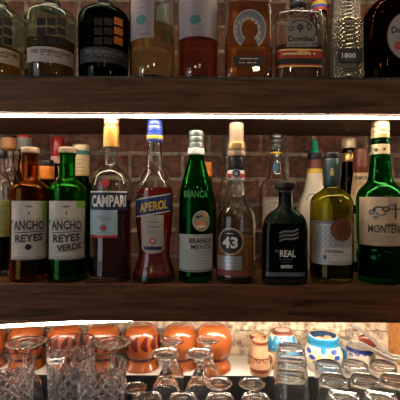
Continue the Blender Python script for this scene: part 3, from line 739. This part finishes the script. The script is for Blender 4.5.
# its back label, on the far side of the glass
bm = bmesh.new(); R = 22.8 * FU / F
vs = []
for i in range(15):
    a = math.pi - 0.05 - 0.85 * i / 14
    vs.append([bm.verts.new(((R + 0.0003) * math.sin(a), -(R + 0.0003) * math.cos(a), z)) for z in (w_z(151, 47, FU + R) - ZUP, w_z(151, 6, FU + R) - ZUP)])
for a, b in zip(vs, vs[1:]): bm.faces.new((a[0], b[0], b[1], a[1]))
link('back_label', bm, solid((0.42, 0.44, 0.34), 0.6, name='sage_paper'), v.root)
tall('tall bottle of amber tequila with broad lavender label and sea-green spot', 197, 20.6, liquid((0.80, 0.30, 0.09)), 37, 178, 216, 36)

# horseshoe flask
v = Vessel('horseshoe_tequila_bottle', 'square clear bottle of amber tequila with silver horseshoe emblem', 'bottle', 246.5, FU, ZUP,
    [(-10, 8, 1, 2), (-3, 9, 1, 2), (-1, 14, .9, 3), (1.5, 21, .75, 5), (4, 23.4, .75, 6), (9, 22.6, .75, 6), (30, 23.3, .75, 6), (68, 23.6, .75, 6), (72, 22.8, .75, 6)], GU)
v.body(CLEARB, 0.0035, 0.010, segs=80); v.fill(9, liquid((0.88, 0.55, 0.20)))
v.sleeve('stopper', [(-24, 8), (-23, 9), (-11, 9), (-10, 8)], CORK)
L = Label(v, 'horseshoe_emblem')
HS = solid((0.22, 0.25, 0.34), 0.3, 0.6, name='pewter_blue')
k = 0.69 / F
def shoe(w0, w1):
    def f(a, b):
        t = a * 2 - 1
        ang = t * math.radians(148)
        r = (w0 + (w1 - w0) * b)
        return (r * math.sin(ang) * k, w_z(246.5, 31, .68) - ZUP + (r * 1.22 * math.cos(ang)) * k)
    return f
L.grid(shoe(8.5, 15.5), 40, 3, HS).grid(shoe(8.2, 9.2), 40, 1, SILVER).grid(shoe(15, 16), 40, 1, SILVER)
for i in range(11):
    a = math.radians(-115 + i * 23); L.layer = 4
    L.disc(246.5 + 12 * math.sin(a), 32.5 - 14.2 * math.cos(a), 1.6, SILVER, 2.0, 0.45)
L.done('silver horseshoe')
L = Label(v); L.rect(233, 262, 56, 66, solid((0.012, 0.014, 0.03), 0.4)).lines(247.5, 58.8, 62.8, 24, 2, PALEGOLD, 1.0); L.done()

# round-shouldered silver print bottle
v = Vessel('silver_print_bottle', 'clear square-shouldered bottle with dark crystal stopper and red, black and gold band', 'bottle', 297, FU, ZUP,
    [(7, 7, 1, 2), (12.5, 7.6, 1, 2), (14.2, 14, .8, 3), (16, 20, .7, 4), (20, 24, .7, 4.5), (26, 24.8, .7, 4.5), (68, 24.2, .7, 4.5), (72, 23.4, .7, 4.5)], GU)
v.body(CLEARB, 0.0035, 0.010, segs=80); v.fill(50, liquid((0.75, 0.55, 0.42)))
v.sleeve('stopper', [(-8, 6), (-6, 8.4), (-1, 8.8), (1, 7), (3, 7.2), (5, 8.6), (8, 8), (9, 7)], solid((0.10, 0.10, 0.10), 0.15, 0.4, name='dark_crystal'), mod=fluted(0.0007, 9))
L = Label(v, 'silver_print')
SF = solid((0.26, 0.26, 0.25), 0.4, 0.4, name='silver_print')
L.disc(299, 31, 15.5, SF, 13).disc(299, 24, 9, INK, 4, 0.8, (10, 170)).disc(299, 27.5, 3.5, INK, 3.0, 0.5).disc(308, 27, 2.6, INK, 3.5, 0.6).disc(290, 29, 2.6, INK, 2.5, 0.6).rect(298.3, 299.7, 24, 33, INK)
L.rect(285.5, 316, 36, 47, SF)
L.text('Dombal', 300, 39, 26, 5.6, INK, 0.03).text('70', 314, 45, 7, 4, INK, 0.03).lines(296, 45, 45.1, 16, 1, INK, 1.2)
L.done('silver crest print with dark letters')
L = Label(v); L.rect(276, 321, 49, 67, solid((0.5, 0.03, 0.015), 0.4, name='scarlet')).rect(276, 321, 49, 50.6, GOLD).rect(276, 321, 58.5, 64, INK).rect(276, 321, 65.6, 67, GOLD).lines(298, 54, 54.2, 36, 1, PALEGOLD, 2).disc(302, 53, 6, GOLD, 2.2, 0.5); L.done()

# colourful bottle behind
v = Vessel('painted_bottle', 'bottle with red, yellow and blue painted neck left of the studded silver bottle', 'bottle', 318, 0.80, ZUP,
    [(-8, 6.5), (12, 7.5), (24, 9), (40, 11), (91, 11)], GU)
v.body(glass((0.7, 0.7, 0.65)), 0.0026, 0.008)
for i, (a, b, m) in enumerate([(-8, -1, solid((0.05, 0.12, 0.5), 0.5, name='blue_paint')), (-1, 3.5, RED), (3.5, 7, YEL), (7, 10, solid((0.05, 0.12, 0.5), 0.5)), (10, 13, RED)]):
    v.ring('neck_band', a, b, m)

# studded silver bottle
STUD = solid((0.34, 0.32, 0.28), 0.28, 0.85, name='cut_silver')
def studs(h, n):
    def f(a, z):
        p = a / (2 * math.pi) * n; q = z / h
        d = min(abs((p + q) % 1 - .5), abs((p - q) % 1 - .5))
        return 0.0012 * (1 - 4 * abs(((p + q) % 1) - .5) * 1) * 0.5 + 0.0012 * (1 - 4 * abs(((p - q) % 1) - .5)) * 0.5
    return f
v = Vessel('studded_tequila_bottle', 'tapered silver studded bottle with small black 1800 label', 'bottle', 344, FU + 0.015, ZUP,
    [(22, 14.2, .8, 5), (24, 14.6, .8, 5), (45, 16.4, .8, 5), (71, 18, .8, 5)], GU)
P = v.sm
fine = []
for i in range(56):
    z = 0.0 + (P[-1][0]) * i / 55; fine.append((z,) + v.at(z))
bm = bmesh.new(); loft(bm, fine, 144, True, studs(0.0080, 26)); link('glass_body', bm, solid((0.30, 0.29, 0.22), 0.22, 0.8, name='studded_glass'), v.root, smooth=False)
zt = P[-1][0]
bm = bmesh.new()
fine = [(zt + 0.001 + 0.045 * i / 34, 0.0245 - 0.002 * i / 34, 0.0195 - 0.002 * i / 34, 4) for i in range(35)]
loft(bm, fine, 144, True, studs(0.0065, 26)); link('cap', bm, STUD, v.root, smooth=False)
L = Label(v); L.layer = 12; L.rect(336.5, 361, 49, 63, solid((0.02, 0.02, 0.02), 0.5)).text('1800', 347.5, 56, 14, 5.4, WHT, 0.02).lines(347.5, 60.4, 60.6, 14, 1, GREY, 0.7); L.done()

# brown oval label bottle
v = Vessel('brown_tequila_bottle', 'broad dark brown bottle with pale oval label, cut by the right frame edge', 'bottle', 401, FU, ZUP,
    [(-14, 9, 1, 2), (-4, 10, 1, 2), (-1, 17, .8, 2.4), (3, 25, .65, 3), (8, 32, .6, 3.4), (18, 37, .6, 3.6), (34, 39.5, .6, 3.6), (68, 39.8, .6, 3.6), (72, 38.6, .6, 3.6)], GU)
v.body(glass((0.22, 0.09, 0.04), name='brown_glass'), 0.004, 0.010, segs=80)
v.sleeve('stopper', [(-26, 9), (-25, 11), (-15, 11), (-14, 9)], CORK)
v.ring('neck_seal', -12, -5, RED, 0.0008)
L = Label(v); OV = solid((0.36, 0.33, 0.34), 0.6, name='oval_paper')
L.disc(405, 36, 18.6, BROWN, 24).disc(405, 36, 17.6, OV, 23).text('Don Julio', 406.5, 31, 32, 8.5, INK, 0.03).disc(398, 46, 5, RED, 4, 0.5).text('B', 398, 46, 3, 4, RED).lines(404, 38.5, 38.6, 16, 1, GREY, 1).lines(404, 53, 53.1, 14, 1, GREY, 1); L.done()

# ================================================================== white ledge: clay cups, mugs
CLAY = solid((0.29, 0.070, 0.016), 0.2, name='glazed_terracotta', scale=30, coat=0.5)
MAROON = solid((0.075, 0.008, 0.006), 0.25, name='maroon_glaze')
GC = 'upturned terracotta cups under the lower shelf'
def claycup(label, px, D, petals, first=None):
    v = Vessel('clay_cup', label, 'cup', px, D, ZC,
        [(325, 10.5), (326.2, 12.8), (331, 16), (338, 18), (345, 18.2), (352, 16.2), (356, 14.4), (359, 14.6), (364, 17), (367, 17.6)], GC)
    v.body(CLAY, solid_body=True, name='cup_body')
    v.ring('painted_band', 353.5, 356.6, MAROON, 0.0006)
    if petals:
        L = Label(v, 'painted_petals')
        u0, zc = v.uz(px, 345); rr = v.at(zc)[0]
        for q in range(12):
            uc = rr * math.radians(-165 + q * 30)
            L.layer = 1
            def f(a, b, uc=uc):
                t = a * 2 * math.pi; x = 0.0062 * b * math.cos(t); z = 0.0145 * b * math.sin(t)
                return (uc + x + z * z * 30, zc + z + x * 0.35)
            L.grid(f, 28, 4, MAROON)
        L.done('maroon painted petals')
    # looped handle on the back side of the cup
    bm = bmesh.new(); N, Mi = 18, 8
    hr = 0.011; rings = []
    for i in range(N):
        a = math.radians(-88 + 176 * i / (N - 1)); c = Vector((0, 0.031 + hr * 1.3 * math.cos(a) , 0.045 + hr * 1.5 * math.sin(a)))
        ring = []
        for j in range(Mi):
            b = 2 * math.pi * j / Mi
            ring.append(bm.verts.new(c + Vector((0.0045 * math.cos(b), 0.003 * math.sin(b) * math.cos(a), 0.003 * math.sin(b) * math.sin(a)))))
        rings.append(ring)
    for a, b in zip(rings, rings[1:]):
        for j in range(Mi): bm.faces.new((a[j], a[(j + 1) % Mi], b[(j + 1) % Mi], b[j]))
    bm.faces.new(rings[0]); bm.faces.new(rings[-1])
    link('handle', bm, CLAY, v.root)
    return v
DCL = 0.795
c = claycup('orange terracotta cup upside down, cut by the left frame edge under the shelf', -11, DCL, False)
c = claycup('upturned orange clay cup behind the wide-footed goblet at the far left', 28, DCL, True)
c = claycup('upturned orange clay cup with maroon petals behind the tall cut-crystal glass', 66, DCL, True)
c = claycup('upturned orange clay cup behind the second wide-footed goblet', 104, DCL, True)
c = claycup('fully visible upturned orange clay cup with maroon petals on white ledge', 142.5, DCL, True)
c = claycup('plain orange clay cup upside down behind the left pair of stemmed glasses', 181, DCL + 0.005, False)
c = claycup('plain upturned orange clay cup ending the clay row, beside bare brick', 214.5, 0.787, False)

BEIGE = solid((0.46, 0.28, 0.16), 0.4, name='beige_glaze', scale=60)
RBR = solid((0.17, 0.035, 0.012), 0.35, name='red_brown_glaze')
def handle_mesh(x, z, w, h, th=0.003, up=1):
    bm = bmesh.new(); rings = []
    for i in range(17):
        a = math.radians(-90 + 180 * i / 16); c = Vector((x + w * math.cos(a), 0, z + h * math.sin(a)))
        nx = Vector((math.cos(a), 0, math.sin(a)))
        rings.append([bm.verts.new(c + nx * th * math.cos(b) + Vector((0, th * 1.3 * math.sin(b), 0))) for b in [2 * math.pi * j / 10 for j in range(10)]])
    for a, b in zip(rings, rings[1:]):
        for j in range(10): bm.faces.new((a[j], a[(j + 1) % 10], b[(j + 1) % 10], b[j]))
    bm.faces.new(rings[0]); bm.faces.new(rings[-1])
    return bm
def shotmug(label, px, D, hs):
    v = Vessel('small_clay_mug', label, 'mug', px, D, ZC, [(339.5, 7.2), (341, 7.6), (345, 7.4), (350, 7.9), (358, 9), (366, 9.8), (369, 9.6)], 'small beige clay mugs on the ledge')
    v.body(BEIGE, 0.0022, 0.004, name='mug_body')
    v.ring('painted_rim', 339.7, 342.6, RBR, 0.0006); v.ring('painted_foot', 366, 369.5, RBR, 0.0006); v.ring('painted_band', 355.6, 356.8, RBR, 0.0005)
    L = Label(v, 'scrollwork')
    for i in range(6):
        L.layer = 1; L.disc(px - 7.5 + i * 3, 361.4, 1.7, RBR, 2.2, 0.55, (0, 250) if i % 2 else (110, 360))
    L.done('brown scroll pattern')
    link('handle', handle_mesh(hs * 0.0165, 0.026, 0.009, 0.013), BEIGE, v.root)
    return v
shotmug('front one of two small beige clay mugs with brown rims on ledge', 261, 0.765, 1)
v = shotmug('rear one of two small beige clay mugs, peeping over the front mug', 258.5, 0.815, -1)
v.root.location.z = ZC; v.root.scale = (1.05, 1.05, 1.24)

WG = solid((0.52, 0.46, 0.38), 0.25, name='white_glaze', coat=0.5, scale=20)
BL = solid((0.01, 0.05, 0.25), 0.25, name='cobalt_glaze'); TQ = solid((0.02, 0.20, 0.38), 0.25, name='turquoise_glaze')
v = Vessel('blue_white_bowl_cup', 'upturned white and blue pottery cup with brown foot ring beside the beige mugs', 'cup', 283, 0.80, ZC,
    [(330.5, 9.4), (331.5, 10.2), (333, 11), (338, 14), (346, 16), (356, 15), (364, 13)])
v.body(WG, solid_body=True, name='cup_body'); v.ring('foot_ring', 330.6, 332.6, RBR, 0.0006)
L = Label(v, 'blue_pattern')
for x in (271, 277, 289, 295): L.layer = 1; L.disc(x, 343, 4, TQ, 6)
L.rect(269.5, 296.5, 349, 353, TQ); L.disc(283, 343, 3, BL, 5, 0.4); L.done('turquoise brush strokes')
bm = bmesh.new(); t = bmesh.new(); bmesh.ops.create_circle(t, cap_ends=True, segments=40, radius=0.0205); merge(bm, t, 0, Matrix.Translation((0, 0, v.sm[-1][0] + 0.0008)))
t = bmesh.new(); bmesh.ops.create_circle(t, cap_ends=True, segments=40, radius=0.0145); merge(bm, t, 1, Matrix.Translation((0, 0, v.sm[-1][0] + 0.0014)))
link('foot', bm, [RBR, solid((0.55, 0.42, 0.34), 0.5)], v.root, smooth=False)

v = Vessel('blue_rimmed_mug', 'white pottery mug with bright blue rim and drip, holding corks', 'mug', 324, 0.785, ZC,
    [(334.5, 14.2), (336, 15), (341, 14.4), (345, 16), (352, 19), (360, 18), (366, 14)])
v.body(WG, 0.003, 0.016, name='mug_body'); v.ring('painted_rim', 334.7, 343, TQ, 0.0006)
bm = bmesh.new(); loft(bm, [(z, rx - 0.0033, ry - 0.0033, n) for z, rx, ry, n in v.sm if 0.0185 < z < v.sm[-1][0] - 0.001], 48, False); link('inside_liner', bm, solid((0.02, 0.05, 0.12), 0.3, name='inner_dark_blue'), v.root)  # dark blue sheet lining the inside of the mug
L = Label(v, 'flower_pattern')
L.rect(322, 326.5, 342, 351, TQ).disc(324, 351, 2.6, TQ, 3)
for x, y in ((310, 350), (313, 357), (335, 352), (338, 358)): L.layer = 4; L.disc(x, y, 3.6, BL, 2.2)
for x, y in ((316, 352), (312, 361), (320, 358), (332, 357)): L.layer = 5; L.disc(x, y, 1.6, solid((0.6, 0.6, 0.05), 0.4), 1.6)
for x, y in ((318, 363), (328, 362)): L.layer = 6; L.disc(x, y, 4, TQ, 1.8)
L.done('blue and yellow flower pattern')
link('handle', handle_mesh(0.034, 0.03, 0.010, 0.014), TQ, v.root)
rx, ry = v.root.location.x, v.root.location.y
for dx, dy, lab in ((-0.0085, -0.004, 'left one of two wine corks in the blue-rimmed mug'), (0.0095, 0.002, 'right one of two wine corks in the blue-rimmed mug')):
    bm = bmesh.new(); loft(bm, smooth_prof([(0, 0.009, 0.009, 2), (0.0015, 0.0098, 0.0098, 2), (0.044, 0.0095, 0.0095, 2), (0.048, 0.007, 0.007, 2), (0.0495, 0.003, 0.003, 2)], 3), 24)
    o = tag(link('cork', bm, CORK), lab, 'cork', 'corks in the blue-rimmed mug'); o.location = (rx + dx, ry + dy, ZC + 0.0180)

v = Vessel('white_cup', 'plain white cup between blue-rimmed mug and dark blue mug', 'cup', 345.5, 0.825, ZC, [(338, 6), (339, 7), (344, 8), (350, 9.4), (356, 8.6)])
v.body(WG, 0.0025, 0.005, name='cup_body')
v = Vessel('dark_blue_mug', 'low white mug with dark blue rim under the crossed tongs', 'mug', 361.5, 0.785, ZC, [(346, 11.6), (347.2, 12.6), (352, 13.6), (360, 14), (367, 12)])
v.body(WG, 0.003, 0.006, name='mug_body'); v.ring('painted_rim', 346.2, 349.6, solid((0.01, 0.025, 0.16), 0.3, name='deep_blue'), 0.0006)
L = Label(v, 'blue_pattern')
for x in (352, 358, 366, 371): L.layer = 1; L.disc(x, 354.5, 2.4, BL, 1.6, 0.4)
L.done('blue brush pattern')

# tongs: two sprung steel arms
r = root('bar_tongs', 'steel bar tongs lying across the dark blue mug, brown grip beneath', 'tongs', (w_x(372, .77), 0.13, ZC + 0.04))
def bar(pts, w, t):
    bm = bmesh.new(); prev = None; first = None
    for i, p in enumerate(pts):
        p = Vector(p); q = Vector(pts[min(i + 1, len(pts) - 1)]) - Vector(pts[max(i - 1, 0)]); q.normalize()
        n = q.cross(Vector((0, 1, 0))).normalized()
        ww = w * (1 if 0 < i < len(pts) - 1 else 0.6)
        ring = [bm.verts.new(p + n * a * ww + Vector((0, 1, 0)) * b * t) for a, b in ((-1, -1), (1, -1), (1, 1), (-1, 1))]
        if prev:
            for j in range(4): bm.faces.new((prev[j], prev[(j + 1) % 4], ring[(j + 1) % 4], ring[j]))
        else: first = ring
        prev = ring
    bm.faces.new(first); bm.faces.new(prev)
    bmesh.ops.bevel(bm, geom=bm.edges[:], offset=0.0004, segments=1, affect='EDGES')
    return bm
STEEL = solid((0.50, 0.47, 0.43), 0.28, 0.8, name='polished_steel')
def tp(px, py, D): return (w_x(px, D) - r.location.x, D - CAMD - r.location.y, w_z(px, py, D) - r.location.z)
link('upper_arm', bar([tp(352, 325, .765), tp(360, 329, .765), tp(372, 338, .762), tp(382, 348, .76), tp(392, 356, .757), tp(404, 357, .757)], 0.0034, 0.0045), STEEL, r)
link('lower_arm', bar([tp(352, 341, .753), tp(362, 343.5, .753), tp(374, 350, .753), tp(384, 356, .753), tp(393, 359, .755), tp(404, 360, .756)], 0.0034, 0.0045), STEEL, r)
bm = bmesh.new(); loft(bm, smooth_prof([(-0.019, 0.003, 0.003, 2), (-0.014, 0.008, 0.007, 2), (0, 0.0105, 0.008, 2), (0.013, 0.009, 0.007, 2), (0.019, 0.004, 0.004, 2)], 3), 24)
o = link('grip', bm, solid((0.10, 0.018, 0.008), 0.2, name='brown_resin'), r); o.location = tp(369, 341, .765); o.rotation_euler = (0, math.radians(112), 0)
# faceted glass stopper
bm = bmesh.new(); bmesh.ops.create_icosphere(bm, subdivisions=1, radius=0.0105)
for vv in bm.verts: vv.co *= 1 + random.uniform(-.12, .12)
t = bmesh.new(); loft(t, [(-0.026, 0.003, 0.003, 2), (-0.024, 0.0042, 0.0042, 2), (-0.008, 0.0055, 0.0055, 2)], 16); merge(bm, t)
o = tag(link('glass_stopper', bm, glass((0.97, 0.97, 0.97), 0.02, name='frosted_crystal', clear=0.0, cloud=0.2), smooth=False), 'faceted glass stopper in the white cup beside the tongs', 'stopper'); o.location = (w_x(350, .815), .815 - CAMD, w_z(350, 333, .815)); o.rotation_euler = (0, 0.25, 0)

# ================================================================== glassware on the bar mat
def glassware(bm, outer, inner, segs=48, mod=None):
    """outer and inner profiles (z, r); closed shell"""
    rr = loft(bm, [(z, r, r, 2) for z, r in outer], segs, False, mod); ri = loft(bm, [(z, r, r, 2) for z, r in inner], segs, False)
    bm.faces.new(rr[0]); bm.faces.new(ri[0])
    for i in range(segs): bm.faces.new((rr[-1][i], rr[-1][(i + 1) % segs], ri[-1][(i + 1) % segs], ri[-1][i]))
def sp(P, k=4): return [(a, b) for a, b in smooth_prof(P, k)]
def crystal_tumbler(label, x, y, R, H):
    bm = bmesh.new(); N = 14; step = 2 * math.pi * R / N
    zc0, zc1 = 0.014, H - 0.024
    outer = [(0, R * .80), (0.002, R * .86), (0.008, R * .89)] + [(zc0 + (zc1 - zc0) * i / 44, R * (0.90 + 0.08 * i / 44)) for i in range(45)] + [(zc1 + 0.002, R * .982), (H - 0.0015, R), (H, R - 0.0006)]
    inner = [(0.013, R * .5), (0.0135, R * .80)] + [(0.016 + (H - 0.017) * i / 10, R * (0.86 + 0.14 * i / 10) - 0.0028) for i in range(11)]
    def mod(a, z):
        if not (zc0 < z < zc1): return 0
        p = a / (2 * math.pi) * N; q = (z - zc0) / step
        e = 1
        for s in (1, -1):
            d = abs(((p + s * q) % 1) - .5) * 2; e = min(e, (1 - d) / 0.34)
        return -0.0021 * (1 - max(0, min(1, e)))
    glassware(bm, outer, inner, 168, mod)
    bm.normal_update()
    for f in bm.faces:
        c = f.calc_center_median(); rr = math.hypot(c.x, c.y)
        if zc0 < c.z < zc1 and rr > R * 0.80 and abs(f.normal.z) < 0.9:
            a = math.atan2(c.x, -c.y)
            if mod(a % (2 * math.pi), c.z) < -0.0008 and rr > R * (0.90 + 0.08 * (c.z - zc0) / (zc1 - zc0)) - 0.0025: f.material_index = 1
    o = link('crystal_tumbler', bm, [CRYS, CUT], smooth=True, angle=12)
    tag(o, label, 'glass', 'cut-crystal tumblers'); o.location = (x, y, ZW)
    return o
def X(px, D): return (px - 200) * D / F
crystal_tumbler('cut-crystal tumbler with diamond pattern at the lower left corner', X(9.5, .64), .64 - CAMD, 0.0405, 0.117)
crystal_tumbler('tallest cut-crystal tumbler, its whole rim showing in front of the clay cups', X(72, .70), .70 - CAMD, 0.0425, 0.131)
crystal_tumbler('cut-crystal tumbler with diamond pattern nearest the middle, before the second goblet', X(103, .64), .64 - CAMD, 0.0400, 0.117)

def stemglass(name, label, x, y, H, foot, bowl, bh, group, stem=0.0032, knop=0.006, master=None):
    """upturned stemmed glass: rim on the mat, foot in the air; origin at the rim"""
    r = root(name, label, 'glass', (x, y, ZW), group)
    bm = bmesh.new()
    top = bh
    outer = sp([(0, bowl * .96), (0.001, bowl), (bh * .35, bowl * 1.04), (bh * .7, bowl * .85), (bh * .93, bowl * .42), (bh, stem * 1.6)], 5)
    inner = sp([(bh * .88, 0.001), (bh * .86, bowl * .34), (bh * .66, bowl * .80), (bh * .34, bowl * 1.0), (0.0006, bowl - 0.0012)], 5)
    # closed bell: outer from rim up, capped, inner below
    ro = loft(bm, [(z, q, q, 2) for z, q in outer], 48, False); ri = loft(bm, [(z, q, q, 2) for z, q in inner], 48, False)
    for i in range(48): bm.faces.new((ro[0][i], ro[0][(i + 1) % 48], ri[-1][(i + 1) % 48], ri[-1][i]))
    bm.faces.new(ro[-1]); bm.faces.new(ri[0])
    link('bowl', bm, CLEAR, r)
    bm = bmesh.new()
    L = H - bh
    loft(bm, [(z, q, q, 2) for z, q in sp([(bh + 0.0001, stem * 1.5), (bh + L * .25, stem), (bh + L * .4, stem), (bh + L * .5, knop), (bh + L * .6, stem), (bh + L * .8, stem * 1.2), (H - 0.0045, stem * 2.2)], 4)], 32)
    link('stem', bm, CLEAR, r)
    bm = bmesh.new()
    loft(bm, [(z, q, q, 2) for z, q in sp([(H - 0.0044, stem * 2.2), (H - 0.0036, foot * .6), (H - 0.0034, foot * .95), (H - 0.0024, foot), (H - 0.0006, foot), (H, foot * .97), (H - 0.0003, foot * .92), (H - 0.0018, foot * .8), (H - 0.0022, foot * .4), (H - 0.0024, 0.001)], 4)], 48)
    link('foot', bm, CLEAR, r)
    return r
def copytree(src, label, loc, scale=1.0):
    c = src.copy(); COL.objects.link(c); c.location = loc; c['label'] = label; c.scale = (scale,) * 3
    for ch in src.children:
        d = ch.copy(); COL.objects.link(d); d.parent = c
    return c
gob = stemglass('upturned_goblet', 'wide-footed goblet upside down behind the far-left crystal tumbler', X(27, .705), .705 - CAMD, 0.1275, 0.0355, 0.030, 0.075, 'wide-footed goblets standing upside down', 0.0045, 0.0065)
copytree(gob, 'wide-footed goblet upside down right of the tallest crystal tumbler', (X(114, .716), .716 - CAMD, ZW), 0.97)
stemglass('cordial_glass', 'slender small-footed glass upside down before the tallest crystal tumbler', X(57, .62), .62 - CAMD, 0.130, 0.0135, 0.019, 0.04, None, 0.0042, 0.005)
GS = 'short-stemmed glasses upside down in the middle'
st = stemglass('stemmed_glass', 'upturned stemmed glass, rear one of the left pair before the clay cups', X(173, .717), .717 - CAMD, 0.1275, 0.0215, 0.0240, 0.098, GS, 0.0045, 0.0085)
copytree(st, 'upturned stemmed glass, front one of the left pair before the clay cups', (X(167, .658), .658 - CAMD, ZW), 1.0).scale = (1.12, 1.12, 1.0)
copytree(st, 'upturned stemmed glass, rear one of the right pair before the last clay cup', (X(208.5, .717), .717 - CAMD, ZW), 1.02)
copytree(st, 'upturned stemmed glass, front one of the right pair before the last clay cup', (X(200.5, .658), .658 - CAMD, ZW), 1.0).scale = (1.1, 1.1, 1.0)
GL = 'low round-footed glasses upside down on the mat'
lo = stemglass('low_stemmed_glass', 'low upturned glass just below the small beige mugs', X(253, .655), .655 - CAMD, 0.079, 0.0222, 0.022, 0.05, GL, 0.0045, 0.006)
copytree(lo, 'low upturned glass below the last clay cup, back row', (X(220, .655), .655 - CAMD, ZW))
for px, lab in ((149, 'low upturned glass at bottom edge beside the crystal tumbler'), (184, 'low upturned glass at bottom edge, second from the crystal tumbler'), (221, 'low upturned glass at bottom edge, second from the stacked tumblers'), (257, 'low upturned glass at bottom edge beside the stacked tumblers')):
    copytree(lo, lab, (X(px, .603), .603 - CAMD, ZW))
copytree(lo, 'low upturned glass standing farther back beside the tall cut-crystal tumbler', (X(136, .655), .655 - CAMD, ZW), 0.9)

# nested stack of plain tumblers, upside down
def tumbler_mesh(R0, R1, H, wall=0.0022, base=0.009, panel=0):
    bm = bmesh.new()
    md = (lambda a, z: 0.0005 * math.cos(panel * a) if 0.004 < z < H * .7 else 0) if panel else None
    outer = sp([(0, R1 - 0.0004), (0.0008, R1), (H * .5, (R0 + R1) / 2 + 0.0005), (H - 0.004, R0), (H - 0.0012, R0 - 0.001), (H, R0 - 0.003)], 5)
    inner = sp([(H - base, 0.001), (H - base - 0.0003, R0 * .6), (H - base - 0.002, R0 - wall - 0.0006), (H * .5, (R0 + R1) / 2 + 0.0005 - wall), (0.0006, R1 - wall * .7)], 5)
    segs = 96 if panel else 48
    ro = loft(bm, [(z, q, q, 2) for z, q in outer], segs, False, md); ri = loft(bm, [(z, q, q, 2) for z, q in inner], segs, False)
    for i in range(segs): bm.faces.new((ro[0][i], ro[0][(i + 1) % segs], ri[-1][(i + 1) % segs], ri[-1][i]))
    # dished underside
    c = loft(bm, [(H, R0 - 0.003, R0 - 0.003, 2), (H - 0.0012, R0 - 0.006, R0 - 0.006, 2), (H - 0.002, 0.002, 0.002, 2)], segs, False)
    bm.faces.new(c[-1]); bm.faces.new(ri[0])
    bmesh.ops.remove_doubles(bm, verts=bm.verts[:], dist=0.00002)
    return bm
SX, SY = X(292, .695), .695 - CAMD
labs = ['bottom tumbler of the nested stack, resting on the mat', 'middle tumbler of the nested stack beside the beige mugs', 'topmost tumbler of the nested stack beside the beige mugs']
t0 = tag(link('stacked_tumbler', tumbler_mesh(0.0245, 0.0335, 0.082), CLEAR), labs[0], 'glass', 'nested stack of upturned tumblers'); t0.location = (SX, SY, ZW)
for i in (1, 2):
    c = t0.copy(); COL.objects.link(c); c['label'] = labs[i]; c.location = (SX + (0.0006 if i == 1 else -0.0004), SY, ZW + 0.0215 * i)

GR = 'upturned tumblers grouped on the mat'
spots = [(329, .697, 'back row, nearest the nested stack'), (356, .697, 'back row, middle one, before the dark blue mug'), (384, .697, 'back row, below the tongs'),
         (334.5, .640, 'middle row, nearest the nested stack'), (366, .640, 'middle row, centre one'), (396, .640, 'middle row, cut by the right edge'),
         (345, .586, 'front row, first from the nested stack'), (381.5, .586, 'front row, second from the nested stack'), (310, .586, 'front row, right before the nested stack')]
j0 = None
for px, D, lab in spots:
    if lab.startswith('front row, right before'): continue
    if j0 is None:
        j0 = o = link('upturned_tumbler', tumbler_mesh(0.0228, 0.0245, 0.095, 0.0022, 0.0075, 24), CLEAR)
    else:
        o = j0.copy(); COL.objects.link(o)
    tag(o, 'upturned clear thick-based tumbler, ' + lab, 'glass', GR); o.location = (X(px, D), D - CAMD, ZW)
